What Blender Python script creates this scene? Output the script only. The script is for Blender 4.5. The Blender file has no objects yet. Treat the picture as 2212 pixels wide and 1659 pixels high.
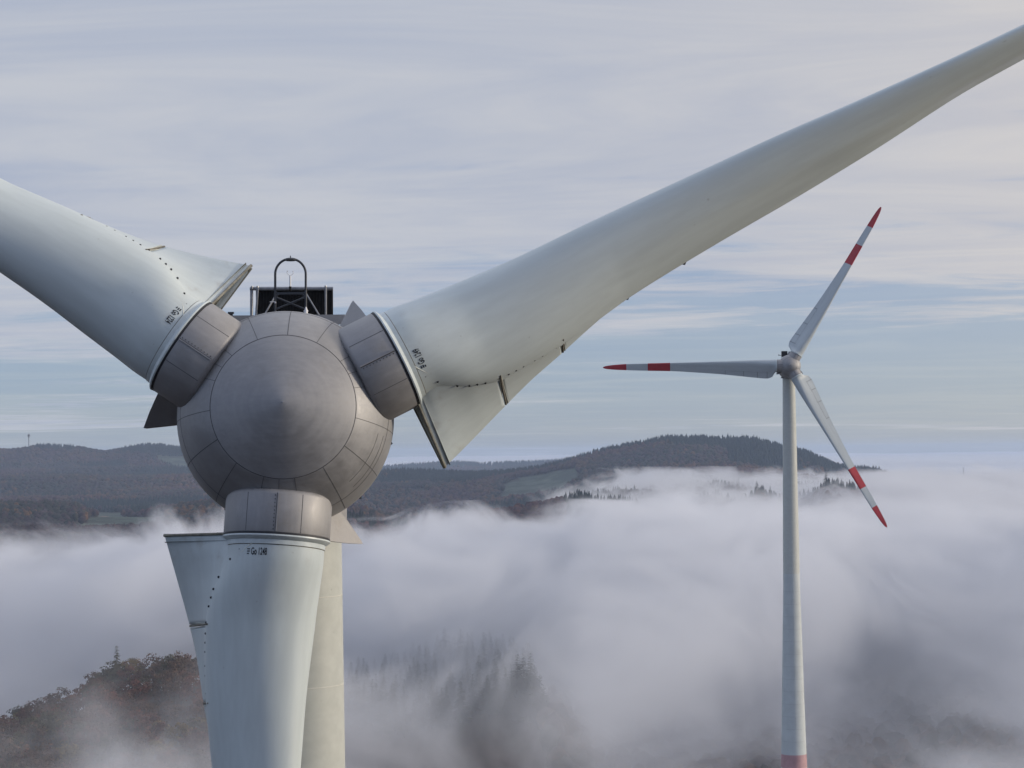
import bpy, bmesh, math, random
import numpy as np
from mathutils import Vector, Matrix
from mathutils.bvhtree import BVHTree

R = math.radians
random.seed(4)
rng = np.random.default_rng(11)
scn = bpy.context.scene
col = scn.collection

# ------------------------------------------------------------------ camera
FD = 4473.0                 # focal length in units of a 2212 px wide frame
PITCH, ROLL = R(1.93), R(-0.52)
cd = bpy.data.cameras.new("camera")
cd.sensor_width = 36.0
cd.lens = FD / 2212.0 * 36.0
cd.clip_start = 0.5
cd.clip_end = 90000
cam = bpy.data.objects.new("camera", cd)
CR = Matrix.Rotation(math.pi / 2 + PITCH, 3, 'X') @ Matrix.Rotation(ROLL, 3, 'Z')
cam.matrix_world = CR.to_4x4()
col.objects.link(cam)
scn.camera = cam

# ------------------------------------------------------------------ light
SUN_EL, SUN_AZ = R(11), R(91)      # azimuth clockwise from +Y (the view direction): to the right
ld = bpy.data.lights.new("sun", 'SUN')
ld.energy = 2.5
ld.angle = R(8)
ld.color = (1.0, 0.87, 0.70)
sun = bpy.data.objects.new("sun", ld)
sd = Vector((math.sin(SUN_AZ) * math.cos(SUN_EL), math.cos(SUN_AZ) * math.cos(SUN_EL), math.sin(SUN_EL)))
sun.rotation_euler = sd.to_track_quat('Z', 'Y').to_euler()
col.objects.link(sun)

scn.view_settings.view_transform = 'Standard'
scn.view_settings.look = 'None'
scn.view_settings.gamma = 1
scn.view_settings.exposure = 0.0
scn.cycles.volume_bounces = 3
scn.cycles.max_bounces = 8
scn.cycles.volume_max_steps = 512
scn.cycles.volume_step_rate = 1.0
scn.cycles.use_denoising = True

w = bpy.data.worlds.new("World")
scn.world = w
w.use_nodes = True
nt = w.node_tree
nt.nodes.clear()


class NT:
    """small helper for building node graphs"""
    def __init__(s, tree):
        s.t = tree

    def n(s, typ, **kw):
        x = s.t.nodes.new(typ)
        for k, v in kw.items():
            setattr(x, k, v)
        return x

    def link(s, a, b):
        s.t.links.new(a, b)

    def setin(s, sock, v):
        if isinstance(v, bpy.types.NodeSocket):
            s.link(v, sock)
        else:
            sock.default_value = v

    def m(s, op, a, b=None, c=None, clamp=False):
        x = s.n('ShaderNodeMath', operation=op)
        x.use_clamp = clamp
        for i, v in enumerate((a, b, c)):
            if v is not None:
                s.setin(x.inputs[i], v)
        return x.outputs[0]

    def vm(s, op, a, b=None):
        x = s.n('ShaderNodeVectorMath', operation=op)
        s.setin(x.inputs[0], a)
        if b is not None:
            s.setin(x.inputs[1], b)
        return x.outputs[0]

    def noise(s, vec, scale, detail=2.0, rough=0.5, dist=0.0, typ='FBM'):
        x = s.n('ShaderNodeTexNoise')
        s.link(vec, x.inputs['Vector'])
        x.inputs['Scale'].default_value = scale
        x.inputs['Detail'].default_value = detail
        x.inputs['Roughness'].default_value = rough
        x.inputs['Distortion'].default_value = dist
        return x.outputs['Fac']

    def ramp(s, fac, lo, hi, a=0.0, b=1.0):
        x = s.n('ShaderNodeMapRange', interpolation_type='SMOOTHSTEP')
        s.setin(x.inputs[0], fac)
        x.inputs[1].default_value = lo
        x.inputs[2].default_value = hi
        x.inputs[3].default_value = a
        x.inputs[4].default_value = b
        return x.outputs[0]

    def mix(s, fac, a, b):
        x = s.n('ShaderNodeMix', data_type='RGBA')
        s.setin(x.inputs[0], fac)
        s.setin(x.inputs[6], a)
        s.setin(x.inputs[7], b)
        return x.outputs[2]


N = NT(nt)
tc = N.n('ShaderNodeTexCoord')
dirv = tc.outputs['Generated']
sky = N.n('ShaderNodeTexSky', sky_type='NISHITA')
sky.sun_disc = False
sky.sun_elevation = SUN_EL
sky.sun_rotation = SUN_AZ
sky.altitude = 500
sky.air_density = 1.0
sky.dust_density = 0.3
sky.ozone_density = 4.0
sep = N.n('ShaderNodeSeparateXYZ')
N.link(dirv, sep.inputs[0])
zc = N.m('MAXIMUM', sep.outputs[2], 0.0)
den = N.m('ADD', zc, 0.035)
px_ = N.m('DIVIDE', sep.outputs[0], den)
py_ = N.m('DIVIDE', sep.outputs[1], den)
cmb = N.n('ShaderNodeCombineXYZ')
N.link(N.m('ADD', N.m('MULTIPLY', px_, 0.55), N.m('MULTIPLY', py_, 0.18)), cmb.inputs[0])
N.link(py_, cmb.inputs[1])
pv = cmb.outputs[0]
c1 = N.noise(pv, 0.42, 5, 0.55, 0.7)
c2 = N.noise(pv, 2.3, 8, 0.66, 1.1)
c3 = N.noise(pv, 0.16, 3, 0.5, 0.3)
cov = N.m('ADD', N.m('MULTIPLY', c1, 0.55), N.m('MULTIPLY', c2, 0.25))
cov = N.m('ADD', cov, N.m('MULTIPLY', c3, 0.35))
# the sheet of high cloud is thinner low over the horizon, where blue gaps show
thin = N.ramp(sep.outputs[2], 0.0, 0.16, -0.045, 0.13)
cov = N.m('ADD', cov, thin)
fac = N.ramp(cov, 0.46, 0.66)
ahead = N.ramp(sep.outputs[1], -0.45, 0.35)          # the cloud sheet is broken behind the viewer
fac = N.m('MAXIMUM', fac, 0.55)
fac = N.m('MULTIPLY', fac, N.m('ADD', 0.50, N.m('MULTIPLY', ahead, 0.50)))
c4 = N.noise(pv, 0.9, 7, 0.62, 1.6)
tone = N.ramp(N.m('ADD', N.m('MULTIPLY', c1, 0.3), N.m('ADD', N.m('MULTIPLY', c3, 0.25), N.m('MULTIPLY', c4, 0.45))), 0.40, 0.60)
ccol = N.mix(tone, (4.15, 4.65, 5.8, 1), (5.35, 5.6, 6.2, 1))
warm = N.ramp(sep.outputs[0], -0.15, 0.9)
ccol = N.mix(warm, ccol, (8.6, 7.5, 6.2, 1))
ccol = N.vm('SCALE', ccol)
ccol.node.inputs['Scale'].default_value = 1.0
N.link(N.ramp(sep.outputs[2], 0.22, 0.85, 1.0, 1.75), ccol.node.inputs['Scale'])
skyc = N.vm("MULTIPLY", sky.outputs[0], N.mix(N.ramp(sep.outputs[1], -0.3, 0.3), (0.72, 1.0, 1.5, 1), (0.97, 1.09, 1.46, 1)))
full = N.mix(fac, skyc, ccol)
bg = N.n('ShaderNodeBackground')
bg.inputs['Strength'].default_value = 0.10
N.link(full, bg.inputs['Color'])
wo = N.n('ShaderNodeOutputWorld')
N.link(bg.outputs[0], wo.inputs['Surface'])


# ------------------------------------------------------------------ helpers
def ray(xd, yd):
    """unit-depth direction for a point given on the 2212 x 1659 frame"""
    v = CR @ Vector(((xd - 1106.0) / FD, -(yd - 829.5) / FD, -1.0))
    return v


def at(xd, yd, Y):
    v = ray(xd, yd)
    return v * (Y / v.y)


def yhor(xd):
    # frame row of the true horizon
    return 829.5 + math.tan(PITCH) * FD + (xd - 1106.0) * math.tan(ROLL)


def tag(o, label=None, cat=None, group=None, kind=None):
    if label: o['label'] = label
    if cat: o['category'] = cat
    if group: o['group'] = group
    if kind: o['kind'] = kind
    return o


def empty(name, loc=(0, 0, 0), parent=None):
    o = bpy.data.objects.new(name, None)
    o.location = loc
    o.empty_display_size = 0.5
    col.objects.link(o)
    if parent: o.parent = parent
    return o


def mesh_obj(name, verts, faces, mats, parent=None, smooth=True, midx=None, loc=None):
    me = bpy.data.meshes.new(name)
    me.from_pydata([tuple(v) for v in verts], [], [tuple(f) for f in faces])
    if not isinstance(mats, (list, tuple)): mats = [mats]
    for m_ in mats: me.materials.append(m_)
    if midx is not None:
        me.polygons.foreach_set('material_index', midx)
    if smooth:
        me.polygons.foreach_set('use_smooth', [True] * len(me.polygons))
    me.update()
    o = bpy.data.objects.new(name, me)
    col.objects.link(o)
    if parent: o.parent = parent
    if loc is not None: o.location = loc
    return o


class MB:
    """collects verts/faces"""
    def __init__(s):
        s.v, s.f, s.mi = [], [], []

    def add(s, v, f, mi=0):
        o = len(s.v)
        s.v += [Vector(p) for p in v]
        s.f += [tuple(i + o for i in q) for q in f]
        s.mi += [mi] * len(f)

    def box(s, c, sx, sy, sz, mi=0):
        x, y, z = sx / 2, sy / 2, sz / 2
        c = Vector(c)
        v = [c + Vector(p) for p in ((-x, -y, -z), (x, -y, -z), (x, y, -z), (-x, y, -z), (-x, -y, z), (x, -y, z), (x, y, z), (-x, y, z))]
        s.add(v, [(0, 3, 2, 1), (4, 5, 6, 7), (0, 1, 5, 4), (1, 2, 6, 5), (2, 3, 7, 6), (3, 0, 4, 7)], mi)

    def tube(s, pts, r, n=10, mi=0, cap=True):
        pts = [Vector(p) for p in pts]
        if not isinstance(r, (list, tuple)): r = [r] * len(pts)
        rings = []
        up = None
        for i, p in enumerate(pts):
            d = (pts[min(i + 1, len(pts) - 1)] - pts[max(i - 1, 0)]).normalized()
            if up is None:
                up = d.orthogonal().normalized()
            else:
                up = (up - d * up.dot(d)).normalized()
            sd_ = d.cross(up)
            rings.append([p + (up * math.cos(a) + sd_ * math.sin(a)) * r[i] for a in [2 * math.pi * k / n for k in range(n)]])
        v = [q for ring in rings for q in ring]
        f = []
        for i in range(len(pts) - 1):
            for k in range(n):
                f.append((i * n + k, i * n + (k + 1) % n, (i + 1) * n + (k + 1) % n, (i + 1) * n + k))
        if cap:
            f.append(tuple(range(n - 1, -1, -1)))
            f.append(tuple((len(pts) - 1) * n + k for k in range(n)))
        s.add(v, f, mi)

    def loft(s, rings, closed=True, cap=(False, False), mi=0):
        n = len(rings[0])
        v = [q for ring in rings for q in ring]
        f = []
        for i in range(len(rings) - 1):
            for k in range(n if closed else n - 1):
                f.append((i * n + k, i * n + (k + 1) % n, (i + 1) * n + (k + 1) % n, (i + 1) * n + k))
        if cap[0]: f.append(tuple(range(n - 1, -1, -1)))
        if cap[1]: f.append(tuple((len(rings) - 1) * n + k for k in range(n)))
        s.add(v, f, mi)

    def build(s, name, mats, parent=None, smooth=True, sharp=None):
        o = mesh_obj(name, s.v, s.f, mats, parent, smooth, s.mi)
        if smooth and sharp:
            o.data.set_sharp_from_angle(angle=R(sharp))
        return o


def interp(x, tab):
    xs = [t[0] for t in tab]
    out = []
    for k in range(1, len(tab[0])):
        out.append(float(smooth_interp(x, xs, [t[k] for t in tab])))
    return out if len(out) > 1 else out[0]


def smooth_interp(x, xs, ys):
    """Catmull-Rom style interpolation with clamped slopes"""
    n_ = len(xs)
    if x <= xs[0]: return ys[0]
    if x >= xs[-1]: return ys[-1]
    i = max(j for j in range(n_ - 1) if xs[j] <= x)
    h = xs[i + 1] - xs[i]
    d = (ys[i + 1] - ys[i]) / h

    def slope(j):
        if j == 0: return (ys[1] - ys[0]) / (xs[1] - xs[0])
        if j == n_ - 1: return (ys[-1] - ys[-2]) / (xs[-1] - xs[-2])
        a = (ys[j] - ys[j - 1]) / (xs[j] - xs[j - 1])
        b = (ys[j + 1] - ys[j]) / (xs[j + 1] - xs[j])
        return 0 if a * b <= 0 else 2 * a * b / (a + b)
    m0, m1 = slope(i), slope(i + 1)
    t = (x - xs[i]) / h
    return (2 * t**3 - 3 * t**2 + 1) * ys[i] + (t**3 - 2 * t**2 + t) * h * m0 + (-2 * t**3 + 3 * t**2) * ys[i + 1] + (t**3 - t**2) * h * m1


# ------------------------------------------------------------------ materials
def new_mat(name):
    m_ = bpy.data.materials.new(name)
    m_.use_nodes = True
    t = m_.node_tree
    b = t.nodes['Principled BSDF']
    return m_, NT(t), b


def simple(name, c, rough=0.5, metal=0.0, var=0.0, scale=1.0, bump=0.0):
    m_, n_, b = new_mat(name)
    b.inputs['Base Color'].default_value = (*c, 1)
    b.inputs['Roughness'].default_value = rough
    b.inputs['Metallic'].default_value = metal
    if var or bump:
        t = n_.n('ShaderNodeTexCoord')
        f = n_.noise(t.outputs['Object'], scale, 5, 0.6)
        if var:
            lo = tuple(x * (1 - var) for x in c) + (1,)
            hi = tuple(min(1, x * (1 + var)) for x in c) + (1,)
            n_.link(n_.mix(n_.ramp(f, 0.3, 0.7), lo, hi), b.inputs['Base Color'])
        if bump:
            bp = n_.n('ShaderNodeBump')
            bp.inputs['Strength'].default_value = bump
            n_.link(f, bp.inputs['Height'])
            n_.link(bp.outputs[0], b.inputs['Normal'])
    return m_


def blade_paint(name, c, dirt=0.14, root=3.4, rough=0.42):
    """painted glass-fibre: faint mottling, spanwise streaks, rusty smudges by the root"""
    m_, n_, b = new_mat(name)
    t = n_.n('ShaderNodeTexCoord')
    ob = t.outputs['Object']
    st = n_.n('ShaderNodeMapping')
    n_.link(ob, st.inputs[0])
    st.inputs['Scale'].default_value = (0.35, 3.0, 3.0)
    f1 = n_.noise(st.outputs[0], 1.0, 5, 0.6)
    f2 = n_.noise(ob, 0.6, 4, 0.6)
    base = n_.mix(n_.ramp(f1, 0.3, 0.75), tuple(x * 0.93 for x in c) + (1,), tuple(min(1, x * 1.04) for x in c) + (1,))
    base = n_.mix(n_.ramp(f2, 0.45, 0.75, 0, 0.15), base, (c[0] * 0.92, c[1] * 0.95, c[2] * 0.9, 1))
    run = n_.n('ShaderNodeMapping')
    n_.link(ob, run.inputs[0])
    run.inputs['Scale'].default_value = (2.2, 0.35, 0.35)
    f7 = n_.noise(run.outputs[0], 2.4, 6, 0.7)
    base = n_.mix(n_.ramp(f7, 0.58, 0.85, 0, 0.10), base, (c[0] * 0.62, c[1] * 0.60, c[2] * 0.52, 1))
    f8 = n_.noise(ob, 7.0, 3, 0.5)
    base = n_.mix(n_.ramp(f8, 0.735, 0.78, 0, 0.35), base, (0.17, 0.15, 0.12, 1))
    sp = n_.n('ShaderNodeSeparateXYZ')
    n_.link(ob, sp.inputs[0])
    near = n_.ramp(sp.outputs[0], root, root + 0.9, 1.0, 0.0)
    f3 = n_.noise(ob, 3.2, 5, 0.65)
    dr = n_.m('MULTIPLY', near, n_.ramp(f3, 0.52, 0.74))
    base = n_.mix(n_.m('MULTIPLY', dr, dirt), base, (0.20, 0.14, 0.09, 1))
    n_.link(base, b.inputs['Base Color'])
    b.inputs['Roughness'].default_value = rough
    b.inputs['Specular IOR Level'].default_value = 0.35
    n_.link(n_.ramp(f2, 0.3, 0.7, rough - 0.06, rough + 0.1), b.inputs['Roughness'])
    return m_


def weathered_metal(name, c, metal=0.42, rough=0.56, rings=True):
    """brushed and weathered aluminium of the spinner"""
    m_, n_, b = new_mat(name)
    t = n_.n('ShaderNodeTexCoord')
    ob = t.outputs['Object']
    f1 = n_.noise(ob, 0.9, 6, 0.62, 0.4)
    f2 = n_.noise(ob, 5.0, 5, 0.6)
    st = n_.n('ShaderNodeMapping')
    n_.link(ob, st.inputs[0])
    st.inputs['Scale'].default_value = (0.6, 5.0, 5.0)
    f3 = n_.noise(st.outputs[0], 1.6, 5, 0.65)
    v = n_.m('ADD', n_.m('MULTIPLY', f1, 0.6), n_.m('ADD', n_.m('MULTIPLY', f2, 0.2), n_.m('MULTIPLY', f3, 0.3)))
    if rings:
        sp = n_.n('ShaderNodeSeparateXYZ')
        n_.link(ob, sp.inputs[0])
        rr = n_.m('SQRT', n_.m('ADD', n_.m('MULTIPLY', sp.outputs[0], sp.outputs[0]), n_.m('MULTIPLY', sp.outputs[2], sp.outputs[2])))
        cb = n_.n('ShaderNodeCombineXYZ')
        n_.link(n_.m('MULTIPLY', rr, 7.0), cb.inputs[0])
        n_.link(n_.m('MULTIPLY', f1, 1.2), cb.inputs[1])
        f4 = n_.noise(cb.outputs[0], 1.0, 4, 0.7)
        v = n_.m('ADD', v, n_.m('MULTIPLY', n_.m('SUBTRACT', f4, 0.5), 0.34))
    k = n_.ramp(v, 0.38, 0.75)
    base = n_.mix(k, tuple(x * 0.86 for x in c) + (1,), tuple(x * 1.15 for x in c) + (1,))
    # brownish grime in patches
    f5 = n_.noise(ob, 1.7, 6, 0.7)
    base = n_.mix(n_.ramp(f5, 0.54, 0.78, 0, 0.35), base, (c[0] * 0.75, c[1] * 0.68, c[2] * 0.55, 1))
    n_.link(base, b.inputs['Base Color'])
    b.inputs['Metallic'].default_value = metal
    n_.link(n_.ramp(v, 0.35, 0.75, rough - 0.07, rough + 0.12), b.inputs['Roughness'])
    bp = n_.n('ShaderNodeBump')
    bp.inputs['Strength'].default_value = 0.06
    bp.inputs['Distance'].default_value = 0.05
    n_.link(f1, bp.inputs['Height'])
    n_.link(bp.outputs[0], b.inputs['Normal'])
    return m_


M_BLADE = blade_paint('blade_paint', (0.54, 0.60, 0.605))
M_FLAP = blade_paint('flap_paint', (0.54, 0.60, 0.605), dirt=0.2)
M_FLANGE = simple('flange_paint', (0.54, 0.60, 0.605), 0.4, 0, 0.08, 3)
M_HUB = weathered_metal('spinner_metal', (0.315, 0.315, 0.32))
M_COLLAR = weathered_metal('collar_metal', (0.315, 0.312, 0.315), rings=False)
M_SEAM = simple('seam_dark', (0.085, 0.085, 0.09), 0.8)
M_BLACK = simple('black_grille', (0.006, 0.006, 0.007), 0.9)
M_DARK = simple('dark_steel', (0.05, 0.055, 0.065), 0.55, 0.3)
M_GALV = simple('galvanised_steel', (0.26, 0.27, 0.29), 0.45, 0.6, 0.15, 8)
M_WHITE = simple('white_plastic', (0.75, 0.75, 0.76), 0.4)
M_RUBBER = simple('edge_rubber', (0.22, 0.21, 0.17), 0.7, 0, 0.3, 6)
M_DIRTY = simple('dirty_laminate', (0.16, 0.15, 0.12), 0.8, 0, 0.4, 4)
M_INK = simple('black_ink', (0.012, 0.014, 0.02), 0.6)
M_BOLT = simple('bolt_dark', (0.02, 0.022, 0.028), 0.6, 0.2)
M_TOWER = blade_paint('tower_paint', (0.48, 0.50, 0.465), dirt=0.0, rough=0.5)
M_SEAMLIGHT = simple('tower_seam', (0.58, 0.58, 0.53), 0.6)
M_SEALANT = simple('sealant', (0.62, 0.64, 0.58), 0.6)

# ------------------------------------------------------------------ near turbine
H = at(618, 905, 52.8)                       # centre of the spinner
rayh = H.normalized()
right = Vector((1, 0, 0)) - rayh * rayh.x
right.normalize()
upv = right.cross(rayh).normalized()
NAX = (-rayh * 1.0 - right * math.tan(R(1.8)) + upv * math.tan(R(8.4))).normalized()


def frame(axis, centre):
    ex = Vector((0, 0, 1)).cross(axis).normalized()
    ey = axis.cross(ex).normalized()
    return ex, ey


def blade_matrix(axis, centre, th, flip=1):
    """local x = span, y = towards the leading edge, z = rotor axis (upwind)"""
    ex, ey = frame(axis, centre)
    d = ex * math.cos(th) + ey * math.sin(th)
    t_ = (-ex * math.sin(th) + ey * math.cos(th)) * flip
    a_ = axis
    m4 = Matrix(((d.x, t_.x, a_.x, centre.x), (d.y, t_.y, a_.y, centre.y), (d.z, t_.z, a_.z, centre.z), (0, 0, 0, 1)))
    return m4


GZ = -136.0
tower_xy = H - NAX * 4.5
NB = Vector((tower_xy.x, tower_xy.y, GZ))
near = empty('wind_turbine', NB)
tag(near, 'huge foreground wind turbine with bare grey metal spinner and plain pale blades', 'wind turbine')

# tower: steel cans with weld seams
mb = MB()
nseg = 64
ztop = H.z - 2.35
rings = []
zz = [ztop]
while zz[-1] > GZ:
    zz.append(zz[-1] - 2.43)
zz[-1] = GZ


def trad(z):
    return 1.36 + 1.25 * ((ztop - z) / (ztop - GZ)) ** 1.0


for z in zz:
    rings.append([Vector((trad(z) * math.cos(a), trad(z) * math.sin(a), z - GZ)) for a in [2 * math.pi * k / nseg for k in range(nseg)]])
mb.loft(rings, True, (True, True))
for z in zz[1:-1]:
    zs = z + 0.0
    r0 = trad(zs)
    mb.loft([[Vector(((r0 + dr) * math.cos(a), (r0 + dr) * math.sin(a), zs - GZ + dz)) for a in [2 * math.pi * k / nseg for k in range(nseg)]]
             for dr, dz in ((0.0, 0.012), (0.006, 0.008), (0.006, -0.008), (0.0, -0.012))], True, mi=1)
tw = mb.build('tower', [M_TOWER, M_SEAMLIGHT], near, True, 40)
# a top flange under the nacelle
mb = MB()
mb.loft([[Vector((r0 * math.cos(a), r0 * math.sin(a), z)) for a in [2 * math.pi * k / 48 for k in range(48)]]
         for r0, z in ((1.37, ztop - GZ - 0.9), (1.52, ztop - GZ - 0.88), (1.52, ztop - GZ + 0.5), (1.3, ztop - GZ + 0.5))], True)
mb.build('yaw_collar', M_COLLAR, near, True, 40)

# spinner, built around its own axis: local y = -axis direction is back, z up
SR = 2.75
prof = []          # (axial forward, radius)
for k in range(0, 25):
    r_ = 0.648 * SR * k / 24
    # blunt cone meeting the sphere at the cap seam
    q = r_ / (0.648 * SR)
    x = SR * (0.7616 + 0.335 * (1 - q) ** 1.0 * (0.55 + 0.45 * (1 - q)) ** 0.0 * (1 - 0.0))
    # round shape: blend of cone and dome
    dome = math.sqrt(SR * SR - r_ * r_) - SR * 0.7616
    cone = SR * 0.315 * (1 - q)
    tip = 0.045 * math.exp(-(r_ / 0.10) ** 2)
    prof.append((SR * 0.7616 + 0.66 * dome + 0.111 * SR * (1 - q) ** 1.2 - 0.012 * math.exp(-(r_ / 0.07) ** 2), r_))
    if k == 0:
        prof[0] = (prof[0][0], 0.0005)
for k in range(1, 40):
    a = math.asin(0.648) + (math.pi * 0.70 - math.asin(0.648)) * k / 39
    prof.append((SR * math.cos(a), SR * math.sin(a)))
prof.append((SR * math.cos(math.pi * 0.70) + 0.02, SR * math.sin(math.pi * 0.70) - 0.12))
prof.append((SR * math.cos(math.pi * 0.70) + 0.5, 1.9))


def spinner_surface(r_):
    for (x0, r0), (x1, r1) in zip(prof[:-4], prof[1:]):
        if r0 <= r_ <= r1:
            return x0 + (x1 - x0) * (r_ - r0) / (r1 - r0 + 1e-9)
    return 0


nsp = 128
mb = MB()
mb.loft([[Vector((r_ * math.cos(a), -x, r_ * math.sin(a))) for a in [2 * math.pi * k / nsp for k in range(nsp)]] for x, r_ in prof], True)


def ribbon(pts, nrm, wdt, mi):
    """thin raised joint following points on a surface"""
    ring = []
    for i, p in enumerate(pts):
        d = (pts[min(i + 1, len(pts) - 1)] - pts[max(i - 1, 0)]).normalized()
        n_ = nrm(p)
        s_ = d.cross(n_).normalized() * wdt / 2
        ring.append([p - s_ - n_ * 0.004, p - s_ + n_ * 0.004, p + s_ + n_ * 0.004, p + s_ - n_ * 0.004])
    mb.loft(ring, False, mi=mi)


def sn(p):
    return p.normalized()


def circ_seam(r_, wdt, front=True, a0=0, a1=2 * math.pi, n_=120):
    x = spinner_surface(r_) if front else -math.sqrt(SR * SR - r_ * r_)
    ribbon([Vector((r_ * math.cos(a0 + (a1 - a0) * k / n_), -x, r_ * math.sin(a0 + (a1 - a0) * k / n_))) for k in range(n_ + 1)], sn, wdt, 1)


def rad_seam(ang, r0, r1, wdt):
    a = R(ang)
    pts = []
    for k in range(21):
        b0, b1 = math.asin(r0 / SR), math.asin(min(r1 / SR, 1.0))
        bb = b0 + (b1 - b0) * k / 20
        pts.append(Vector((SR * math.sin(bb) * math.cos(a), -SR * math.cos(bb), SR * math.sin(bb) * math.sin(a))))
    ribbon(pts, sn, wdt, 1)


TH0 = 26.6
circ_seam(0.648 * SR, 0.017)
circ_seam(0.945 * SR, 0.014)
for k in range(3):
    b0 = TH0 + 120 * k
    for da, ww in ((0, 0.010), (12, 0.010), (-12, 0.010), (36, 0.012), (-36, 0.012), (60, 0.016)):
        rad_seam(b0 + da, 0.65 * SR, (0.998 if abs(da) > 20 else 0.80) * SR, ww)
# small hatch joint low on the right of the shell
for q in range(2):
    rr = (0.87 + 0.05 * q) * SR
    circ_seam(rr, 0.012, True, R(-48), R(-14), 40)
exn, eyn = frame(NAX, H)
mspin = Matrix(((exn.x, -NAX.x, eyn.x, H.x - NB.x), (exn.y, -NAX.y, eyn.y, H.y - NB.y), (exn.z, -NAX.z, eyn.z, H.z - NB.z), (0, 0, 0, 1)))
hub = mb.build('spinner', [M_HUB, M_SEAM], near, True, 50)
hub.matrix_local = mspin
# nose plug and little lugs on the rim
mb = MB()
xn = prof[0][0]
mb.tube([Vector((0, -xn + 0.03, 0)), Vector((0, -xn - 0.012, 0))], [0.028, 0.02], 12)
mb.build('nose_plug', M_GALV, hub, True, 40)
for ang in (-13, -124, 88, 101, -47):
    a = R(ang)
    mb = MB()
    p = Vector((SR * 0.995 * math.cos(a), 0.25, SR * 0.995 * math.sin(a)))
    n_ = Vector((math.cos(a), 0, math.sin(a)))
    mb.tube([p - n_ * 0.03, p + n_ * 0.025], [0.05, 0.035], 8)
    mb.tube([p + n_ * 0.01, p + n_ * 0.045], [0.015, 0.015], 6)
    mb.build('rim_lug', M_BOLT, hub, False)

# ---- blade root sections of the near machine: (s, t, a)
RC = 1.32
CF = 0.75                    # blade plane ahead of the spinner centre
OC = H + NAX * CF
LE = [(3.15, 1.20, 0.0), (3.6, 1.20, 0.0), (4.3, 1.14, 0.02), (5.2, 1.05, 0.05), (7.2, 0.91, 0.10), (9.3, 0.87, 0.12), (12.1, 0.79, 0.15), (14.7, 0.70, 0.22),
      (17.2, 0.55, 0.30), (21.0, 0.38, 0.40), (30.0, 0.30, 0.35), (38.0, 0.2, 0.12), (41.0, 0.1, 0.0)]
TE = [(3.08, -2.90, -1.35), (4.3, -2.48, -1.70), (5.2, -2.17, -1.80), (6.2, -1.86, -1.62), (7.2, -1.62, -1.42), (8.2, -1.36, -1.28), (9.3, -1.12, -1.20),
      (12.1, -0.90, -1.20), (14.7, -0.75, -1.25), (17.2, -0.56, -1.28), (21.0, -0.20, -1.35), (30.0, 0.0, -1.0), (38.0, 0.05, -0.4), (41.0, 0.05, -0.05)]
BK = [(3.15, -1.20, 0.0), (3.6, -1.22, -0.05), (4.0, -1.34, -0.20), (4.6, -1.52, -0.50), (5.3, -1.60, -0.80), (6.4, -1.53, -0.98), (7.3, -1.43, -1.08), (8.0, -1.33, -1.14), (9.3, -1.12, -1.20)]
TH = [(3.15, 1.20), (3.6, 1.20), (5.2, 1.10), (7.2, 0.93), (9.3, 0.74), (12.1, 0.56), (17.2, 0.38), (21, 0.30), (30, 0.17), (40, 0.06), (41, 0.02)]
KA = [(3.15, 0.0), (6.0, 0.0), (9.3, 0.22), (14, 0.62), (21, 1.0), (41, 1.0)]
BOLT = [(3.25, -0.42), (3.38, -0.62), (3.5, -0.76), (3.95, -1.17), (4.5, -1.42), (5.3, -1.55), (6.4, -1.50), (7.3, -1.41), (8.0, -1.30), (9.3, -1.10)]


def ring_at(s, n_=44):
    lt, la = interp(s, LE)
    if s <= 9.3: bt, ba = interp(s, BK)
    else: bt, ba = interp(s, TE)
    h = interp(s, TH)
    k = interp(s, KA)
    ct, ca = (lt + bt) / 2, (la + ba) / 2
    ut, ua = (lt - bt) / 2, (la - ba) / 2
    L_ = math.hypot(ut, ua)
    nt_, na_ = -ua / L_, ut / L_          # towards the viewer side
    out = []
    for j in range(n_):
        u = 2 * math.pi * j / n_
        x = math.cos(u)
        q = (1 + x) / 2
        wq = (1 - k) + k * (0.08 + 0.92 * min(1.0, q * 1.75) ** 0.9) * (1.0 if q > 0.0 else 0)
        y = math.sin(u) * h * wq
        xx = x * (1.0)
        out.append(Vector((s, ct + ut * xx + nt_ * y, ca + ua * xx + na_ * y)))
    return out


def front_a(s, t):
    """height of the body's viewer-side surface at offset t"""
    rg = ring_at(s, 160)
    best = None
    for p, q in zip(rg, rg[1:] + rg[:1]):
        if (p.y - t) * (q.y - t) <= 0 and abs(p.y - q.y) > 1e-9:
            a = p.z + (q.z - p.z) * (t - p.y) / (q.y - p.y)
            best = a if best is None else max(best, a)
    return best if best is not None else min(r_.z for r_ in rg)


def back_a(s, t):
    rg = ring_at(s, 160)
    best = None
    for p, q in zip(rg, rg[1:] + rg[:1]):
        if (p.y - t) * (q.y - t) <= 0 and abs(p.y - q.y) > 1e-9:
            a = p.z + (q.z - p.z) * (t - p.y) / (q.y - p.y)
            best = a if best is None else min(best, a)
    return best if best is not None else 0


svals = [3.2, 3.3] + [3.42 + 0.14 * k for k in range(48)] + [10.3 + 0.5 * k for k in range(60)] + [40.6, 40.9, 41.0]
mb = MB()
mb.loft([ring_at(s) for s in svals], True, (True, True))
# faint circular joint just outside the flange
for sj in (3.37,):
    rg = ring_at(sj, 64)
    mb.loft([[p + Vector((ds, 0, 0)) + Vector((0, p.y, p.z)).normalized() * o for p in rg] for ds, o in ((-0.009, -0.003), (-0.009, 0.003), (0.009, 0.003), (0.009, -0.003))], True, mi=1)
body = mb.build('blade', [M_BLADE, M_DIRTY], None, True, 35)


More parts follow.
